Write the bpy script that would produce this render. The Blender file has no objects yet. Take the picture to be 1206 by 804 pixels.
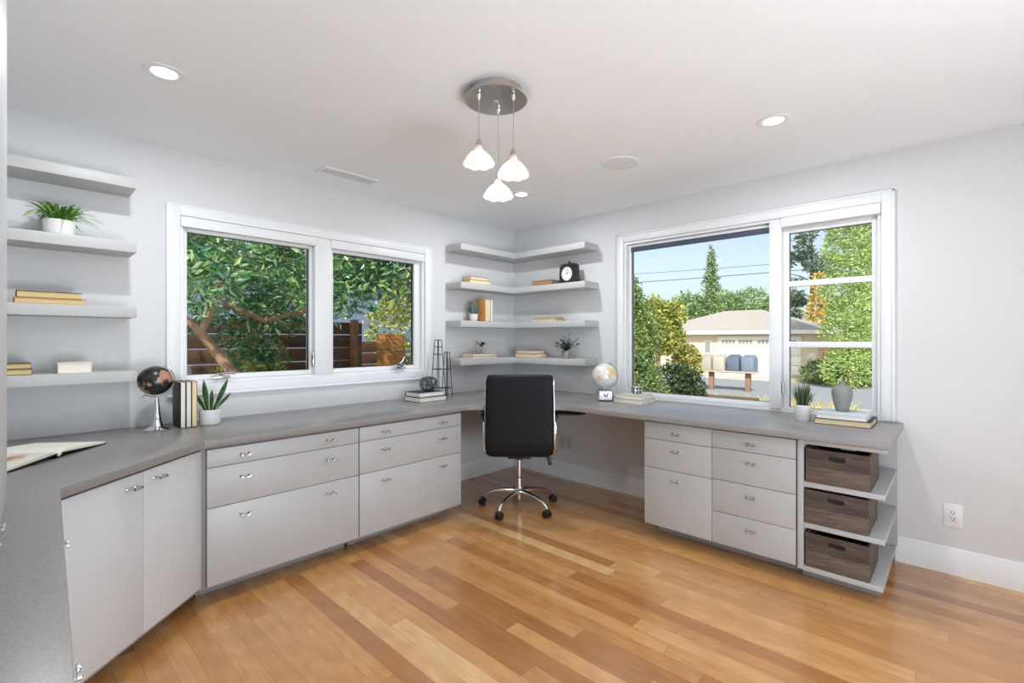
import bpy, bmesh, math, random
from math import pi, sin, cos, radians as R
from mathutils import Vector, Matrix
random.seed(7)
sc = bpy.context.scene
COL = sc.collection

# ------------------------------------------------------------------ camera
CAM = (-3.6223, -3.3741, 1.3111)
cd = bpy.data.cameras.new('camera'); cam = bpy.data.objects.new('camera', cd); COL.objects.link(cam)
cam.location = CAM
cam.rotation_euler = (pi/2, 0, 0.75351 - pi/2)
cd.sensor_width = 36; cd.lens = 558.94/1206*36
cd.shift_y = -2.16/1206
cd.clip_start = 0.02; cd.clip_end = 400
sc.camera = cam

# ------------------------------------------------------------------ world, sun, exposure
sc.view_settings.view_transform = 'Standard'; sc.view_settings.look = 'None'
sc.view_settings.gamma = 1; sc.view_settings.use_curve_mapping = False
sc.view_settings.exposure = 0.0
w = bpy.data.worlds.new('sky'); sc.world = w; w.use_nodes = True
nt = w.node_tree; nt.nodes.clear()
sky = nt.nodes.new('ShaderNodeTexSky'); sky.sky_type = 'NISHITA'; sky.sun_disc = False
sky.sun_elevation = R(42); sky.sun_rotation = R(240); sky.air_density = 1.0; sky.dust_density = 2.2; sky.ozone_density = 1.0
bg = nt.nodes.new('ShaderNodeBackground'); bg.inputs['Strength'].default_value = 0.20
wo = nt.nodes.new('ShaderNodeOutputWorld')
hs = nt.nodes.new('ShaderNodeHueSaturation'); hs.inputs['Saturation'].default_value = 0.72; hs.inputs['Value'].default_value = 0.98
nt.links.new(sky.outputs[0], hs.inputs['Color']); nt.links.new(hs.outputs[0], bg.inputs[0]); nt.links.new(bg.outputs[0], wo.inputs[0])

SUN_FROM = Vector((-0.80, -0.42, 0.80))
sl = bpy.data.lights.new('sun', 'SUN'); sl.energy = 5.2; sl.angle = R(0.6); sl.color = (1.0, 0.95, 0.86)
so = bpy.data.objects.new('sun', sl); COL.objects.link(so)
so.rotation_euler = (-SUN_FROM).to_track_quat('-Z', 'Y').to_euler(); so.location = (-8, -5, 9)

def area(name, loc, aim, sx, sy, power, col=(1, 1, 1)):
    l = bpy.data.lights.new(name, 'AREA'); l.shape = 'RECTANGLE'; l.size = sx; l.size_y = sy; l.energy = power; l.color = col
    o = bpy.data.objects.new(name, l); COL.objects.link(o); o.location = loc
    o.rotation_euler = Vector(aim).to_track_quat('-Z', 'Y').to_euler()
    return o
# two added, unseen fill lights behind the camera, tinted like daylight; no openings there
area('added_fill_light', (-2.4, -4.94, 1.45), (-0.50, 1, 0.0), 2.3, 1.5, 10, (0.84, 0.92, 1.0))
area('added_fill_light', (-2.9, -4.80, 0.50), (-0.20, 1.45, 0.85), 2.3, 1.0, 86, (0.80, 0.90, 1.0))
DOWNLIGHT_W = 12.0
PENDANT_W = 0.38

cyc = sc.cycles
cyc.use_denoising = True
cyc.max_bounces = 10; cyc.diffuse_bounces = 6; cyc.glossy_bounces = 4; cyc.transparent_max_bounces = 16; cyc.transmission_bounces = 6
cyc.sample_clamp_indirect = 6.0
cyc.caustics_reflective = False; cyc.caustics_refractive = False

# ------------------------------------------------------------------ materials
MATS = {}
def new_mat(name):
    m = bpy.data.materials.new(name); m.use_nodes = True
    nt = m.node_tree; b = nt.nodes['Principled BSDF']
    return m, nt, b
def lin(c):
    return tuple(((x/255)/12.92 if x/255 <= 0.04045 else ((x/255+0.055)/1.055)**2.4) for x in c)
def col4(c): return (c[0], c[1], c[2], 1)
def mat(name, c, rough=0.5, metal=0.0, var=0.05, scale=30.0, bump=0.0, spec=0.5, stretch=None, coat=0.0, c2=None):
    """procedural: base colour varied by noise (between c and c2), optional bump"""
    if name in MATS: return MATS[name]
    m, nt, b = new_mat(name)
    N, L = nt.nodes, nt.links
    tc = N.new('ShaderNodeTexCoord'); mp = N.new('ShaderNodeMapping')
    if stretch: mp.inputs['Scale'].default_value = stretch
    nz = N.new('ShaderNodeTexNoise'); nz.inputs['Scale'].default_value = scale; nz.inputs['Detail'].default_value = 4
    L.new(tc.outputs['Object'], mp.inputs[0]); L.new(mp.outputs[0], nz.inputs['Vector'])
    cr = N.new('ShaderNodeValToRGB')
    a = tuple(x*(1-var) for x in c); d = c2 if c2 else tuple(min(1, x*(1+var)) for x in c)
    cr.color_ramp.elements[0].position = 0.3; cr.color_ramp.elements[1].position = 0.7
    cr.color_ramp.elements[0].color = col4(a); cr.color_ramp.elements[1].color = col4(d)
    L.new(nz.outputs['Fac'], cr.inputs[0]); L.new(cr.outputs[0], b.inputs['Base Color'])
    b.inputs['Roughness'].default_value = rough; b.inputs['Metallic'].default_value = metal
    b.inputs['Specular IOR Level'].default_value = spec; b.inputs['Coat Weight'].default_value = coat
    if bump:
        bp = N.new('ShaderNodeBump'); bp.inputs['Strength'].default_value = bump; bp.inputs['Distance'].default_value = 0.002
        L.new(nz.outputs['Fac'], bp.inputs['Height']); L.new(bp.outputs[0], b.inputs['Normal'])
    MATS[name] = m; return m

def math_node(nt, op, a, b=None):
    n = nt.nodes.new('ShaderNodeMath'); n.operation = op
    for i, v in enumerate((a, b)):
        if v is None: continue
        if hasattr(v, 'links'): nt.links.new(v, n.inputs[i])
        else: n.inputs[i].default_value = v
    return n.outputs[0]

def floor_mat():
    m, nt, b = new_mat('oak_strip_floor'); N, L = nt.nodes, nt.links
    tc = N.new('ShaderNodeTexCoord'); sp = N.new('ShaderNodeSeparateXYZ'); L.new(tc.outputs['Object'], sp.inputs[0])
    W, LEN = 0.0835, 1.35
    u = math_node(nt, 'DIVIDE', math_node(nt, 'ADD', sp.outputs[0], 20.034), W)
    row = math_node(nt, 'FLOOR', u); fu = math_node(nt, 'FRACT', u)
    wn = N.new('ShaderNodeTexWhiteNoise'); wn.noise_dimensions = '1D'; L.new(row, wn.inputs['W'])
    v = math_node(nt, 'ADD', math_node(nt, 'DIVIDE', math_node(nt, 'ADD', sp.outputs[1], 30.0), LEN), math_node(nt, 'MULTIPLY', wn.outputs['Value'], 7.3))
    colm = math_node(nt, 'FLOOR', v); fv = math_node(nt, 'FRACT', v)
    cb = N.new('ShaderNodeCombineXYZ'); L.new(row, cb.inputs[0]); L.new(colm, cb.inputs[1])
    wn2 = N.new('ShaderNodeTexWhiteNoise'); wn2.noise_dimensions = '2D'; L.new(cb.outputs[0], wn2.inputs['Vector'])
    # plank tone
    cr = N.new('ShaderNodeValToRGB'); e = cr.color_ramp.elements
    e[0].position = 0.0; e[0].color = col4(lin((168, 112, 62)))
    e[1].position = 1.0; e[1].color = col4(lin((222, 180, 124)))
    for p, c in ((0.12, (186, 130, 76)), (0.35, (198, 143, 86)), (0.65, (204, 150, 92)), (0.9, (210, 158, 100))):
        x = e.new(p); x.color = col4(lin(c))
    L.new(wn2.outputs['Value'], cr.inputs[0])
    # grain: noise stretched along the plank, shifted per plank
    sh = N.new('ShaderNodeVectorMath'); sh.operation = 'SCALE'; L.new(wn2.outputs['Color'], sh.inputs[0]); sh.inputs['Scale'].default_value = 13
    ad = N.new('ShaderNodeVectorMath'); ad.operation = 'ADD'; L.new(tc.outputs['Object'], ad.inputs[0]); L.new(sh.outputs[0], ad.inputs[1])
    mp = N.new('ShaderNodeMapping'); mp.inputs['Scale'].default_value = (38, 2.6, 1); L.new(ad.outputs[0], mp.inputs[0])
    nz = N.new('ShaderNodeTexNoise'); nz.inputs['Scale'].default_value = 1.0; nz.inputs['Detail'].default_value = 6; nz.inputs['Distortion'].default_value = 1.1
    L.new(mp.outputs[0], nz.inputs['Vector'])
    mp2 = N.new('ShaderNodeMapping'); mp2.inputs['Scale'].default_value = (7, 1.3, 1); L.new(ad.outputs[0], mp2.inputs[0])
    wv = N.new('ShaderNodeTexWave'); wv.wave_type = 'RINGS'; wv.inputs['Scale'].default_value = 1.6; wv.inputs['Distortion'].default_value = 9; wv.inputs['Detail'].default_value = 3
    L.new(mp2.outputs[0], wv.inputs['Vector'])
    g = math_node(nt, 'ADD', math_node(nt, 'MULTIPLY', nz.outputs['Fac'], 0.50), math_node(nt, 'MULTIPLY', wv.outputs['Fac'], 0.10))
    gm = N.new('ShaderNodeMapRange'); L.new(g, gm.inputs[0]); gm.inputs[1].default_value = 0.12; gm.inputs[2].default_value = 0.5; gm.inputs[3].default_value = 0.76; gm.inputs[4].default_value = 1.14
    mx = N.new('ShaderNodeVectorMath'); mx.operation = 'SCALE'; L.new(cr.outputs[0], mx.inputs[0]); L.new(gm.outputs[0], mx.inputs['Scale'])
    # seams
    s1 = math_node(nt, 'LESS_THAN', math_node(nt, 'MINIMUM', fu, math_node(nt, 'SUBTRACT', 1.0, fu)), 0.010)
    s2 = math_node(nt, 'LESS_THAN', math_node(nt, 'MINIMUM', fv, math_node(nt, 'SUBTRACT', 1.0, fv)), 0.0008)
    s = math_node(nt, 'MAXIMUM', s1, s2)
    mix = N.new('ShaderNodeMix'); mix.data_type = 'RGBA'; L.new(math_node(nt, 'MULTIPLY', s, 0.45), mix.inputs['Factor'])
    L.new(mx.outputs[0], mix.inputs['A']); mix.inputs['B'].default_value = col4(lin((95, 58, 28)))
    L.new(mix.outputs['Result'], b.inputs['Base Color'])
    b.inputs['Roughness'].default_value = 0.34; b.inputs['Specular IOR Level'].default_value = 0.9; b.inputs['Coat Weight'].default_value = 0.5; b.inputs['Coat Roughness'].default_value = 0.14
    rr = N.new('ShaderNodeMapRange'); L.new(nz.outputs['Fac'], rr.inputs[0]); rr.inputs[3].default_value = 0.20; rr.inputs[4].default_value = 0.30
    L.new(rr.outputs[0], b.inputs['Roughness'])
    bp = N.new('ShaderNodeBump'); bp.inputs['Strength'].default_value = 0.08; bp.inputs['Distance'].default_value = 0.001
    L.new(nz.outputs['Fac'], bp.inputs['Height']); L.new(bp.outputs[0], b.inputs['Normal'])
    return m

def leaf_mat(name, cols, rough=0.45, trans=0.25):
    if name in MATS: return MATS[name]
    m, nt, b = new_mat(name); N, L = nt.nodes, nt.links
    geo = N.new('ShaderNodeNewGeometry'); cr = N.new('ShaderNodeValToRGB')
    e = cr.color_ramp.elements; n = len(cols)
    e[0].color = col4(lin(cols[0])); e[1].color = col4(lin(cols[-1]))
    for i in range(1, n-1): x = e.new(i/(n-1)); x.color = col4(lin(cols[i]))
    L.new(geo.outputs['Random Per Island'], cr.inputs[0]); L.new(cr.outputs[0], b.inputs['Base Color'])
    b.inputs['Roughness'].default_value = rough
    if trans:
        tr = N.new('ShaderNodeBsdfTranslucent'); L.new(cr.outputs[0], tr.inputs[0])
        mx = N.new('ShaderNodeMixShader'); mx.inputs[0].default_value = trans
        L.new(b.outputs[0], mx.inputs[1]); L.new(tr.outputs[0], mx.inputs[2]); L.new(mx.outputs[0], N['Material Output'].inputs[0])
    MATS[name] = m; return m

def emit_mat(name, c, s):
    m, nt, b = new_mat(name)
    b.inputs['Base Color'].default_value = col4(c); b.inputs['Emission Color'].default_value = col4(c); b.inputs['Emission Strength'].default_value = s
    return m

def glass_pane_mat():
    m, nt, b = new_mat('window_glass'); N, L = nt.nodes, nt.links
    N.remove(b)
    tr = N.new('ShaderNodeBsdfTransparent'); tr.inputs[0].default_value = (0.97, 0.985, 0.98, 1)
    gl = N.new('ShaderNodeBsdfGlossy'); gl.inputs['Roughness'].default_value = 0.01
    fr = N.new('ShaderNodeFresnel'); fr.inputs[0].default_value = 1.18
    mx = N.new('ShaderNodeMixShader'); L.new(fr.outputs[0], mx.inputs[0]); L.new(tr.outputs[0], mx.inputs[1]); L.new(gl.outputs[0], mx.inputs[2])
    L.new(mx.outputs[0], N['Material Output'].inputs[0])
    return m

def globe_mat(name, sea, land, thr, rough, metal):
    m, nt, b = new_mat(name); N, L = nt.nodes, nt.links
    tc = N.new('ShaderNodeTexCoord'); nz = N.new('ShaderNodeTexNoise'); nz.inputs['Scale'].default_value = 11; nz.inputs['Detail'].default_value = 5; nz.inputs['Roughness'].default_value = 0.55
    L.new(tc.outputs['Object'], nz.inputs['Vector'])
    cr = N.new('ShaderNodeValToRGB'); cr.color_ramp.elements[0].position = thr; cr.color_ramp.elements[1].position = thr+0.03
    cr.color_ramp.elements[0].color = col4(sea); cr.color_ramp.elements[1].color = col4(land)
    L.new(nz.outputs['Fac'], cr.inputs[0]); L.new(cr.outputs[0], b.inputs['Base Color'])
    b.inputs['Roughness'].default_value = rough; b.inputs['Metallic'].default_value = metal; b.inputs['Coat Weight'].default_value = 0.3
    return m

def wood_mat(name, dark, light, axis_scale):
    m, nt, b = new_mat(name); N, L = nt.nodes, nt.links
    tc = N.new('ShaderNodeTexCoord'); mp = N.new('ShaderNodeMapping'); mp.inputs['Scale'].default_value = axis_scale
    L.new(tc.outputs['Object'], mp.inputs[0])
    nz = N.new('ShaderNodeTexNoise'); nz.inputs['Scale'].default_value = 1; nz.inputs['Detail'].default_value = 6; nz.inputs['Distortion'].default_value = 0.8
    L.new(mp.outputs[0], nz.inputs['Vector'])
    geo = N.new('ShaderNodeNewGeometry')
    f = math_node(nt, 'ADD', nz.outputs['Fac'], math_node(nt, 'MULTIPLY', math_node(nt, 'SUBTRACT', geo.outputs['Random Per Island'], 0.5), 0.25))
    cr = N.new('ShaderNodeValToRGB'); cr.color_ramp.elements[0].position = 0.3; cr.color_ramp.elements[1].position = 0.7
    cr.color_ramp.elements[0].color = col4(dark); cr.color_ramp.elements[1].color = col4(light)
    L.new(f, cr.inputs[0]); L.new(cr.outputs[0], b.inputs['Base Color']); b.inputs['Roughness'].default_value = 0.75
    bp = N.new('ShaderNodeBump'); bp.inputs['Strength'].default_value = 0.3; bp.inputs['Distance'].default_value = 0.002
    L.new(nz.outputs['Fac'], bp.inputs['Height']); L.new(bp.outputs[0], b.inputs['Normal'])
    return m

def brushed_disc_mat():
    m, nt, b = new_mat('brushed_nickel_disc'); N, L = nt.nodes, nt.links
    b.inputs['Base Color'].default_value = (0.62, 0.59, 0.56, 1); b.inputs['Metallic'].default_value = 1; b.inputs['Roughness'].default_value = 0.30
    b.inputs['Anisotropic'].default_value = 0.85
    tg = N.new('ShaderNodeTangent'); tg.direction_type = 'RADIAL'; tg.axis = 'Z'; L.new(tg.outputs[0], b.inputs['Tangent'])
    return m

M_WALL = mat('wall_paint', (0.70, 0.71, 0.72), 0.6, var=0.01, scale=60, bump=0.02)
M_CEIL = mat('ceiling_paint', (0.90, 0.925, 0.95), 0.7, var=0.008, scale=50)
M_TRIM = mat('trim_paint', (0.83, 0.85, 0.865), 0.35, var=0.01)
M_FLOOR = floor_mat()
M_GLASS = glass_pane_mat()
M_CAB = mat('cabinet_laminate', (0.445, 0.455, 0.46), 0.38, var=0.012, scale=14)
M_CABW = mat('cabinet_white', (0.55, 0.565, 0.58), 0.4, var=0.01, scale=14)
M_CARC = mat('carcass_grey', (0.27, 0.262, 0.255), 0.5, var=0.03)
M_TOP = mat('countertop_laminate', (0.225, 0.215, 0.208), 0.27, var=0.12, scale=260, c2=(0.28, 0.268, 0.260), spec=0.9, coat=0.0)
M_SHELF = mat('shelf_laminate', (0.49, 0.495, 0.49), 0.45, var=0.015, scale=20)
M_CHROME = mat('chrome', (0.82, 0.82, 0.83), 0.12, metal=1, var=0.01)
M_NICKEL = mat('brushed_nickel', (0.50, 0.48, 0.46), 0.3, metal=1, var=0.03)
M_DISC = brushed_disc_mat()
M_BLACK = mat('black_plastic', (0.012, 0.012, 0.013), 0.45, var=0.1)
M_LEATHER = mat('black_leather', (0.008, 0.009, 0.012), 0.5, var=0.2, scale=240, bump=0.10, spec=0.18)
M_WIRE = mat('dark_wire', (0.05, 0.055, 0.065), 0.45, metal=0.5, var=0.1)
M_CERAM = mat('white_ceramic', (0.78, 0.77, 0.76), 0.35, var=0.01)
M_SOIL = mat('soil', (0.05, 0.035, 0.025), 0.95, var=0.4, scale=120)
M_PAGE = mat('book_pages', lin((232, 214, 176)), 0.8, var=0.06, scale=8, stretch=(4, 4, 260))
M_PAGEY = mat('yellowed_pages', lin((214, 188, 136)), 0.8, var=0.07, scale=8, stretch=(4, 4, 260))
M_PAGEW = mat('white_pages', lin((236, 232, 222)), 0.8, var=0.04, scale=8, stretch=(4, 4, 260))
def cover(rgb): return mat('cover_%d_%d_%d' % rgb, lin(rgb), 0.55, var=0.06, scale=60)

# ------------------------------------------------------------------ mesh helpers
class MB:
    def __init__(s): s.bm = bmesh.new()
    def _add(s, bm2, M=None):
        if M is not None: bmesh.ops.transform(bm2, matrix=M, verts=bm2.verts)
        me = bpy.data.meshes.new('t'); bm2.to_mesh(me); bm2.free(); s.bm.from_mesh(me); bpy.data.meshes.remove(me)
        return s
    def box(s, x0, x1, y0, y1, z0, z1, bev=0.0, M=None, seg=2):
        b = bmesh.new(); bmesh.ops.create_cube(b, size=1)
        for v in b.verts:
            v.co = Vector(((x0+x1)/2+v.co.x*(x1-x0), (y0+y1)/2+v.co.y*(y1-y0), (z0+z1)/2+v.co.z*(z1-z0)))
        if bev > 0: bmesh.ops.bevel(b, geom=list(b.edges), offset=bev, segments=seg, profile=0.5, affect='EDGES')
        return s._add(b, M)
    def lathe(s, prof, n=32, M=None, scallop=None):
        b = bmesh.new(); rings = []
        for k, (r, z) in enumerate(prof):
            if r < 1e-6: rings.append([b.verts.new((0, 0, z))]); continue
            ring = []
            for i in range(n):
                a = 2*pi*i/n; rr = r; zz = z
                if scallop and k in scallop[1]:
                    rr = r*(1+scallop[2]*cos(scallop[0]*a)); zz = z+scallop[3]*cos(scallop[0]*a)
                ring.append(b.verts.new((rr*cos(a), rr*sin(a), zz)))
            rings.append(ring)
        for A, B in zip(rings, rings[1:]):
            if len(A) == 1 and len(B) == 1: continue
            for i in range(n):
                j = (i+1) % n
                if len(A) == 1: b.faces.new((A[0], B[j], B[i]))
                elif len(B) == 1: b.faces.new((A[i], A[j], B[0]))
                else: b.faces.new((A[i], A[j], B[j], B[i]))
        bmesh.ops.recalc_face_normals(b, faces=b.faces)
        return s._add(b, M)
    def cyl(s, p, q, r, r2=None, n=16):
        return s.tube([p, q], [r, r if r2 is None else r2], n)
    def tube(s, pts, rad, n=10, closed=False, cap=True):
        pts = [Vector(p) for p in pts]
        if not hasattr(rad, '__len__'): rad = [rad]*len(pts)
        b = bmesh.new(); rings = []; up = None; L = len(pts)
        for i, p in enumerate(pts):
            if closed: t = (pts[(i+1) % L]-pts[i-1])
            else: t = pts[min(i+1, L-1)]-pts[max(i-1, 0)]
            t.normalize()
            if up is None: up = t.orthogonal().normalized()
            up = (up - t*up.dot(t))
            if up.length < 1e-6: up = t.orthogonal()
            up.normalize(); sd = t.cross(up)
            rings.append([b.verts.new(p+(up*cos(2*pi*k/n)+sd*sin(2*pi*k/n))*rad[i]) for k in range(n)])
        prs = list(zip(rings, rings[1:])) + ([(rings[-1], rings[0])] if closed else [])
        for A, B in prs:
            for k in range(n): b.faces.new((A[k], A[(k+1) % n], B[(k+1) % n], B[k]))
        if cap and not closed: b.faces.new(rings[0][::-1]); b.faces.new(rings[-1])
        bmesh.ops.recalc_face_normals(b, faces=b.faces)
        return s._add(b)
    def loft(s, secs, M=None):
        b = bmesh.new(); rings = [[b.verts.new(p) for p in sec] for sec in secs]; n = len(rings[0])
        for A, B in zip(rings, rings[1:]):
            for k in range(n): b.faces.new((A[k], A[(k+1) % n], B[(k+1) % n], B[k]))
        b.faces.new(rings[0][::-1]); b.faces.new(rings[-1])
        bmesh.ops.recalc_face_normals(b, faces=b.faces)
        return s._add(b, M)
    def prism(s, poly, z0, z1, bev=0.0, M=None, holes=()):
        b = bmesh.new(); edges = []
        for lp in [poly]+list(holes):
            vs = [b.verts.new((x, y, z0)) for x, y in lp]
            edges += [b.edges.new((vs[i], vs[(i+1) % len(vs)])) for i in range(len(vs))]
        if holes: bmesh.ops.triangle_fill(b, use_beauty=True, use_dissolve=False, edges=edges)
        else: b.faces.new(b.verts)
        r = bmesh.ops.extrude_face_region(b, geom=list(b.faces))
        for v in [g for g in r['geom'] if isinstance(g, bmesh.types.BMVert)]: v.co.z = z1
        bmesh.ops.recalc_face_normals(b, faces=b.faces)
        if bev > 0:
            es = [e for e in b.edges if len(e.link_faces) == 2 and e.calc_face_angle(0) > 0.6]
            bmesh.ops.bevel(b, geom=es, offset=bev, segments=2, profile=0.5, affect='EDGES')
        return s._add(b, M)
    def sphere(s, c, r, sub=3, sc3=(1, 1, 1)):
        b = bmesh.new(); bmesh.ops.create_icosphere(b, subdivisions=sub, radius=r)
        for v in b.verts: v.co = Vector((c[0]+v.co.x*sc3[0], c[1]+v.co.y*sc3[1], c[2]+v.co.z*sc3[2]))
        return s._add(b)
    def build(s, name, m, parent=None, loc=None, smooth=35):
        me = bpy.data.meshes.new(name); s.bm.to_mesh(me); s.bm.free()
        return link_mesh(name, me, m, parent, loc, smooth)

def link_mesh(name, me, m, parent=None, loc=None, smooth=35):
    me.materials.append(m)
    if smooth:
        me.polygons.foreach_set('use_smooth', [True]*len(me.polygons))
        me.set_sharp_from_angle(angle=R(smooth))
    o = bpy.data.objects.new(name, me); COL.objects.link(o)
    if parent: o.parent = parent
    if loc: o.location = loc
    return o

def tag(o, label=None, cat=None, group=None, kind=None):
    if label: o['label'] = label
    if cat: o['category'] = cat
    if group: o['group'] = group
    if kind: o['kind'] = kind
    return o
def thing(name, label, cat, loc=(0, 0, 0), rz=0.0, group=None):
    o = bpy.data.objects.new(name, None); COL.objects.link(o); o.empty_display_size = 0.1
    o.location = loc; o.rotation_euler = (0, 0, rz)
    return tag(o, label, cat, group)
def struct(o): o['kind'] = 'structure'; return o
def dup(o, parent=None, **kw):
    c = o.copy(); COL.objects.link(c)
    if parent: c.parent = parent
    for ch in list(o.children): dup(ch, c)
    for k, v in kw.items():
        if k == 'loc': c.location = v
        elif k == 'rz': c.rotation_euler = (0, 0, v)
        else: c[{'label': 'label', 'group': 'group'}[k]] = v
    return c
ROT = lambda ax, a: Matrix.Rotation(a, 4, ax)
T = lambda x, y, z: Matrix.Translation((x, y, z))

# ------------------------------------------------------------------ room shell
H = 2.44
XW, YN = -4.06, -5.0           # side wall, wall behind the camera
TH = 0.14
struct(MB().box(XW-TH, TH, YN-TH, TH, -0.12, 0).build('floor', M_FLOOR))
struct(MB().box(XW-TH, TH, YN-TH, TH, H, H+0.18).build('ceiling', M_CEIL))
# window openings
AX0, AX1, AZ0, AZ1 = -2.915, -1.145, 1.045, 2.050
BY0, BY1, BZ0, BZ1 = -3.040, -1.292, 0.822, 2.140
def wall_with_hole(a0, a1, h0, h1, z0, z1, f):
    m = MB()
    for (p, q, r, s) in ((a0, h0, 0, H), (h1, a1, 0, H), (h0, h1, 0, z0), (h0, h1, z1, H)): f(m, p, q, r, s)
    return m
struct(wall_with_hole(XW, 0, AX0, AX1, AZ0, AZ1, lambda m, p, q, r, s: m.box(p, q, 0, TH, r, s)).build('wall_left', M_WALL))
struct(wall_with_hole(YN, TH, BY0, BY1, BZ0, BZ1, lambda m, p, q, r, s: m.box(0, TH, p, q, r, s)).build('wall_right', M_WALL))
struct(MB().box(XW-TH, XW, YN, TH, 0, H).build('wall_side', M_WALL))
struct(MB().box(XW-TH, TH, YN-TH, YN, 0, H).build('wall_behind', M_WALL))

def baseboard(name, pts_fn, length):
    # profile: 12 cm flat board, stepped cap
    prof = [(0, 0), (0.016, 0), (0.016, 0.118), (0.012, 0.124), (0.012, 0.138), (0.006, 0.149), (0, 0.149)]
    m = MB(); m.loft([[pts_fn(t, d, z) for d, z in prof] for t in (0, length)])
    return struct(m.build(name, M_TRIM))
baseboard('baseboard_right', lambda t, d, z: (-d, -3.105-t, z), 1.89)
baseboard('baseboard_corner', lambda t, d, z: (-d, -t, z), 1.83)
baseboard('baseboard_left', lambda t, d, z: (-1.30+t*1.0, -d, z), 1.28)

# ------------------------------------------------------------------ window_1 (left wall)
GD = 0.05     # glass plane behind the wall face
def ring(m, u0, u1, z0, z1, t, d0, d1, f, bev=0.003, tb=None, tt=None, tr=None):
    tb = t if tb is None else tb; tt = t if tt is None else tt; tr = t if tr is None else tr
    f(m, u0, u0+t, z0, z1, d0, d1, bev); f(m, u1-tr, u1, z0, z1, d0, d1, bev)
    f(m, u0+t, u1-tr, z0, z0+tb, d0, d1, bev); f(m, u0+t, u1-tr, z1-tt, z1, d0, d1, bev)
fA = lambda m, u0, u1, z0, z1, d0, d1, bev: m.box(u0, u1, d0, d1, z0, z1, bev)
W1 = struct(bpy.data.objects.new('window_1', None)); COL.objects.link(W1)
m = MB(); ring(m, -2.981, -1.073, 0.975, 2.113, 0.066, -0.018, 0.0, fA, tb=0.070, tt=0.063)
ring(m, -2.984, -1.070, 0.972, 2.116, 0.012, -0.022, -0.0, fA)
m.build('window_casing', M_TRIM, W1)
m = MB(); ring(m, AX0, AX1, AZ0, AZ1, 0.018, 0.0, TH, fA, bev=0.0)                  # jamb
m.box(-2.105, -1.980, -0.012, TH, AZ0+0.018, AZ1-0.018, 0.003)
m.build('window_jamb', M_TRIM, W1)
def sash(u0, u1, z0, z1, gu0, gu1, gz0, gz1, f, parent, dep=0.03):
    m = MB(); ring(m, u0, u1, z0, z1, gu0-u0, dep, dep+0.045, f, tb=gz0-z0, tt=z1-gz1, tr=u1-gu1)
    o = m.build('sash', M_TRIM, parent); tag(o, kind='structure')
    g = MB(); f(g, gu0-0.004, gu1+0.004, gz0-0.004, gz1+0.004, dep+0.018, dep+0.022, 0); g.build('glass_pane', M_GLASS, o, smooth=0)
    g = MB(); ring(g, gu0-0.0008, gu1+0.0008, gz0-0.0008, gz1+0.0008, 0.0025, dep+0.0235, dep+0.043, f, bev=0); g.build('gasket', M_BLACK, o)
    return o
sash(-2.897, -2.107, 1.063, 2.032, -2.872, -2.127, 1.095, 1.965, fA, W1)
sash(-1.978, -1.163, 1.063, 2.032, -1.949, -1.224, 1.095, 1.962, fA, W1)
for u0, u1 in ((-2.913, -2.095), (-1.985, -1.147)):
    MB().box(u0, u1, -0.021, 0.02, 1.985, 2.046, 0.003).build('blind_valance', M_TRIM, W1)
# crank handles and lock
def crank(u, folded, parent):
    m = MB(); m.box(u-0.05, u+0.05, -0.028, 0.012, 1.070, 1.083, 0.004)
    m.cyl((u, -0.012, 1.08), (u, -0.018, 1.105), 0.010, 0.009)
    if folded: m.tube([(u-0.02, -0.018, 1.098), (u+0.03, -0.022, 1.102), (u+0.075, -0.022, 1.096)], [0.007, 0.006, 0.007], 8)
    else:
        m.tube([(u-0.03, -0.02, 1.10), (u+0.01, -0.03, 1.13), (u+0.03, -0.03, 1.165)], [0.010, 0.012, 0.012], 8)
        m.lathe([(0, 0), (0.035, 0.004), (0.04, 0.02), (0.02, 0.034), (0, 0.036)], 20, T(u-0.01, -0.022, 1.083))
    m.build('crank_handle', M_CHROME, parent)
crank(-2.70, True, W1); crank(-1.395, False, W1)
MB().box(-2.120, -2.110, -0.016, 0.03, 1.12, 1.22, 0.003).build('sash_lock', M_CHROME, W1)

# ------------------------------------------------------------------ window_2 (right wall)
fB = lambda m, u0, u1, z0, z1, d0, d1, bev: m.box(d0, d1, u0, u1, z0, z1, bev)
W2 = struct(bpy.data.objects.new('window_2', None)); COL.objects.link(W2)
m = MB()
for (u0, u1, z0, z1) in ((-3.102, -3.040, 0.8215, 2.203), (-1.292, -1.243, 0.8215, 2.203), (-3.040, -1.292, 2.140, 2.203)): fB(m, u0, u1, z0, z1, -0.018, 0.0, 0.003)
for (u0, u1, z0, z1) in ((-3.105, -3.090, 0.8215, 2.206), (-1.255, -1.240, 0.8215, 2.206), (-3.105, -1.240, 2.192, 2.206)): fB(m, u0, u1, z0, z1, -0.026, 0.0, 0.003)
m.build('window_casing', M_TRIM, W2)
m = MB(); ring(m, BY0, BY1, BZ0, BZ1, 0.018, 0.0, TH, fB, bev=0.0)
fB(m, -2.500, -2.425, BZ0+0.018, BZ1-0.018, -0.012, TH, 0.003)
m.build('window_jamb', M_TRIM, W2)
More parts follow.
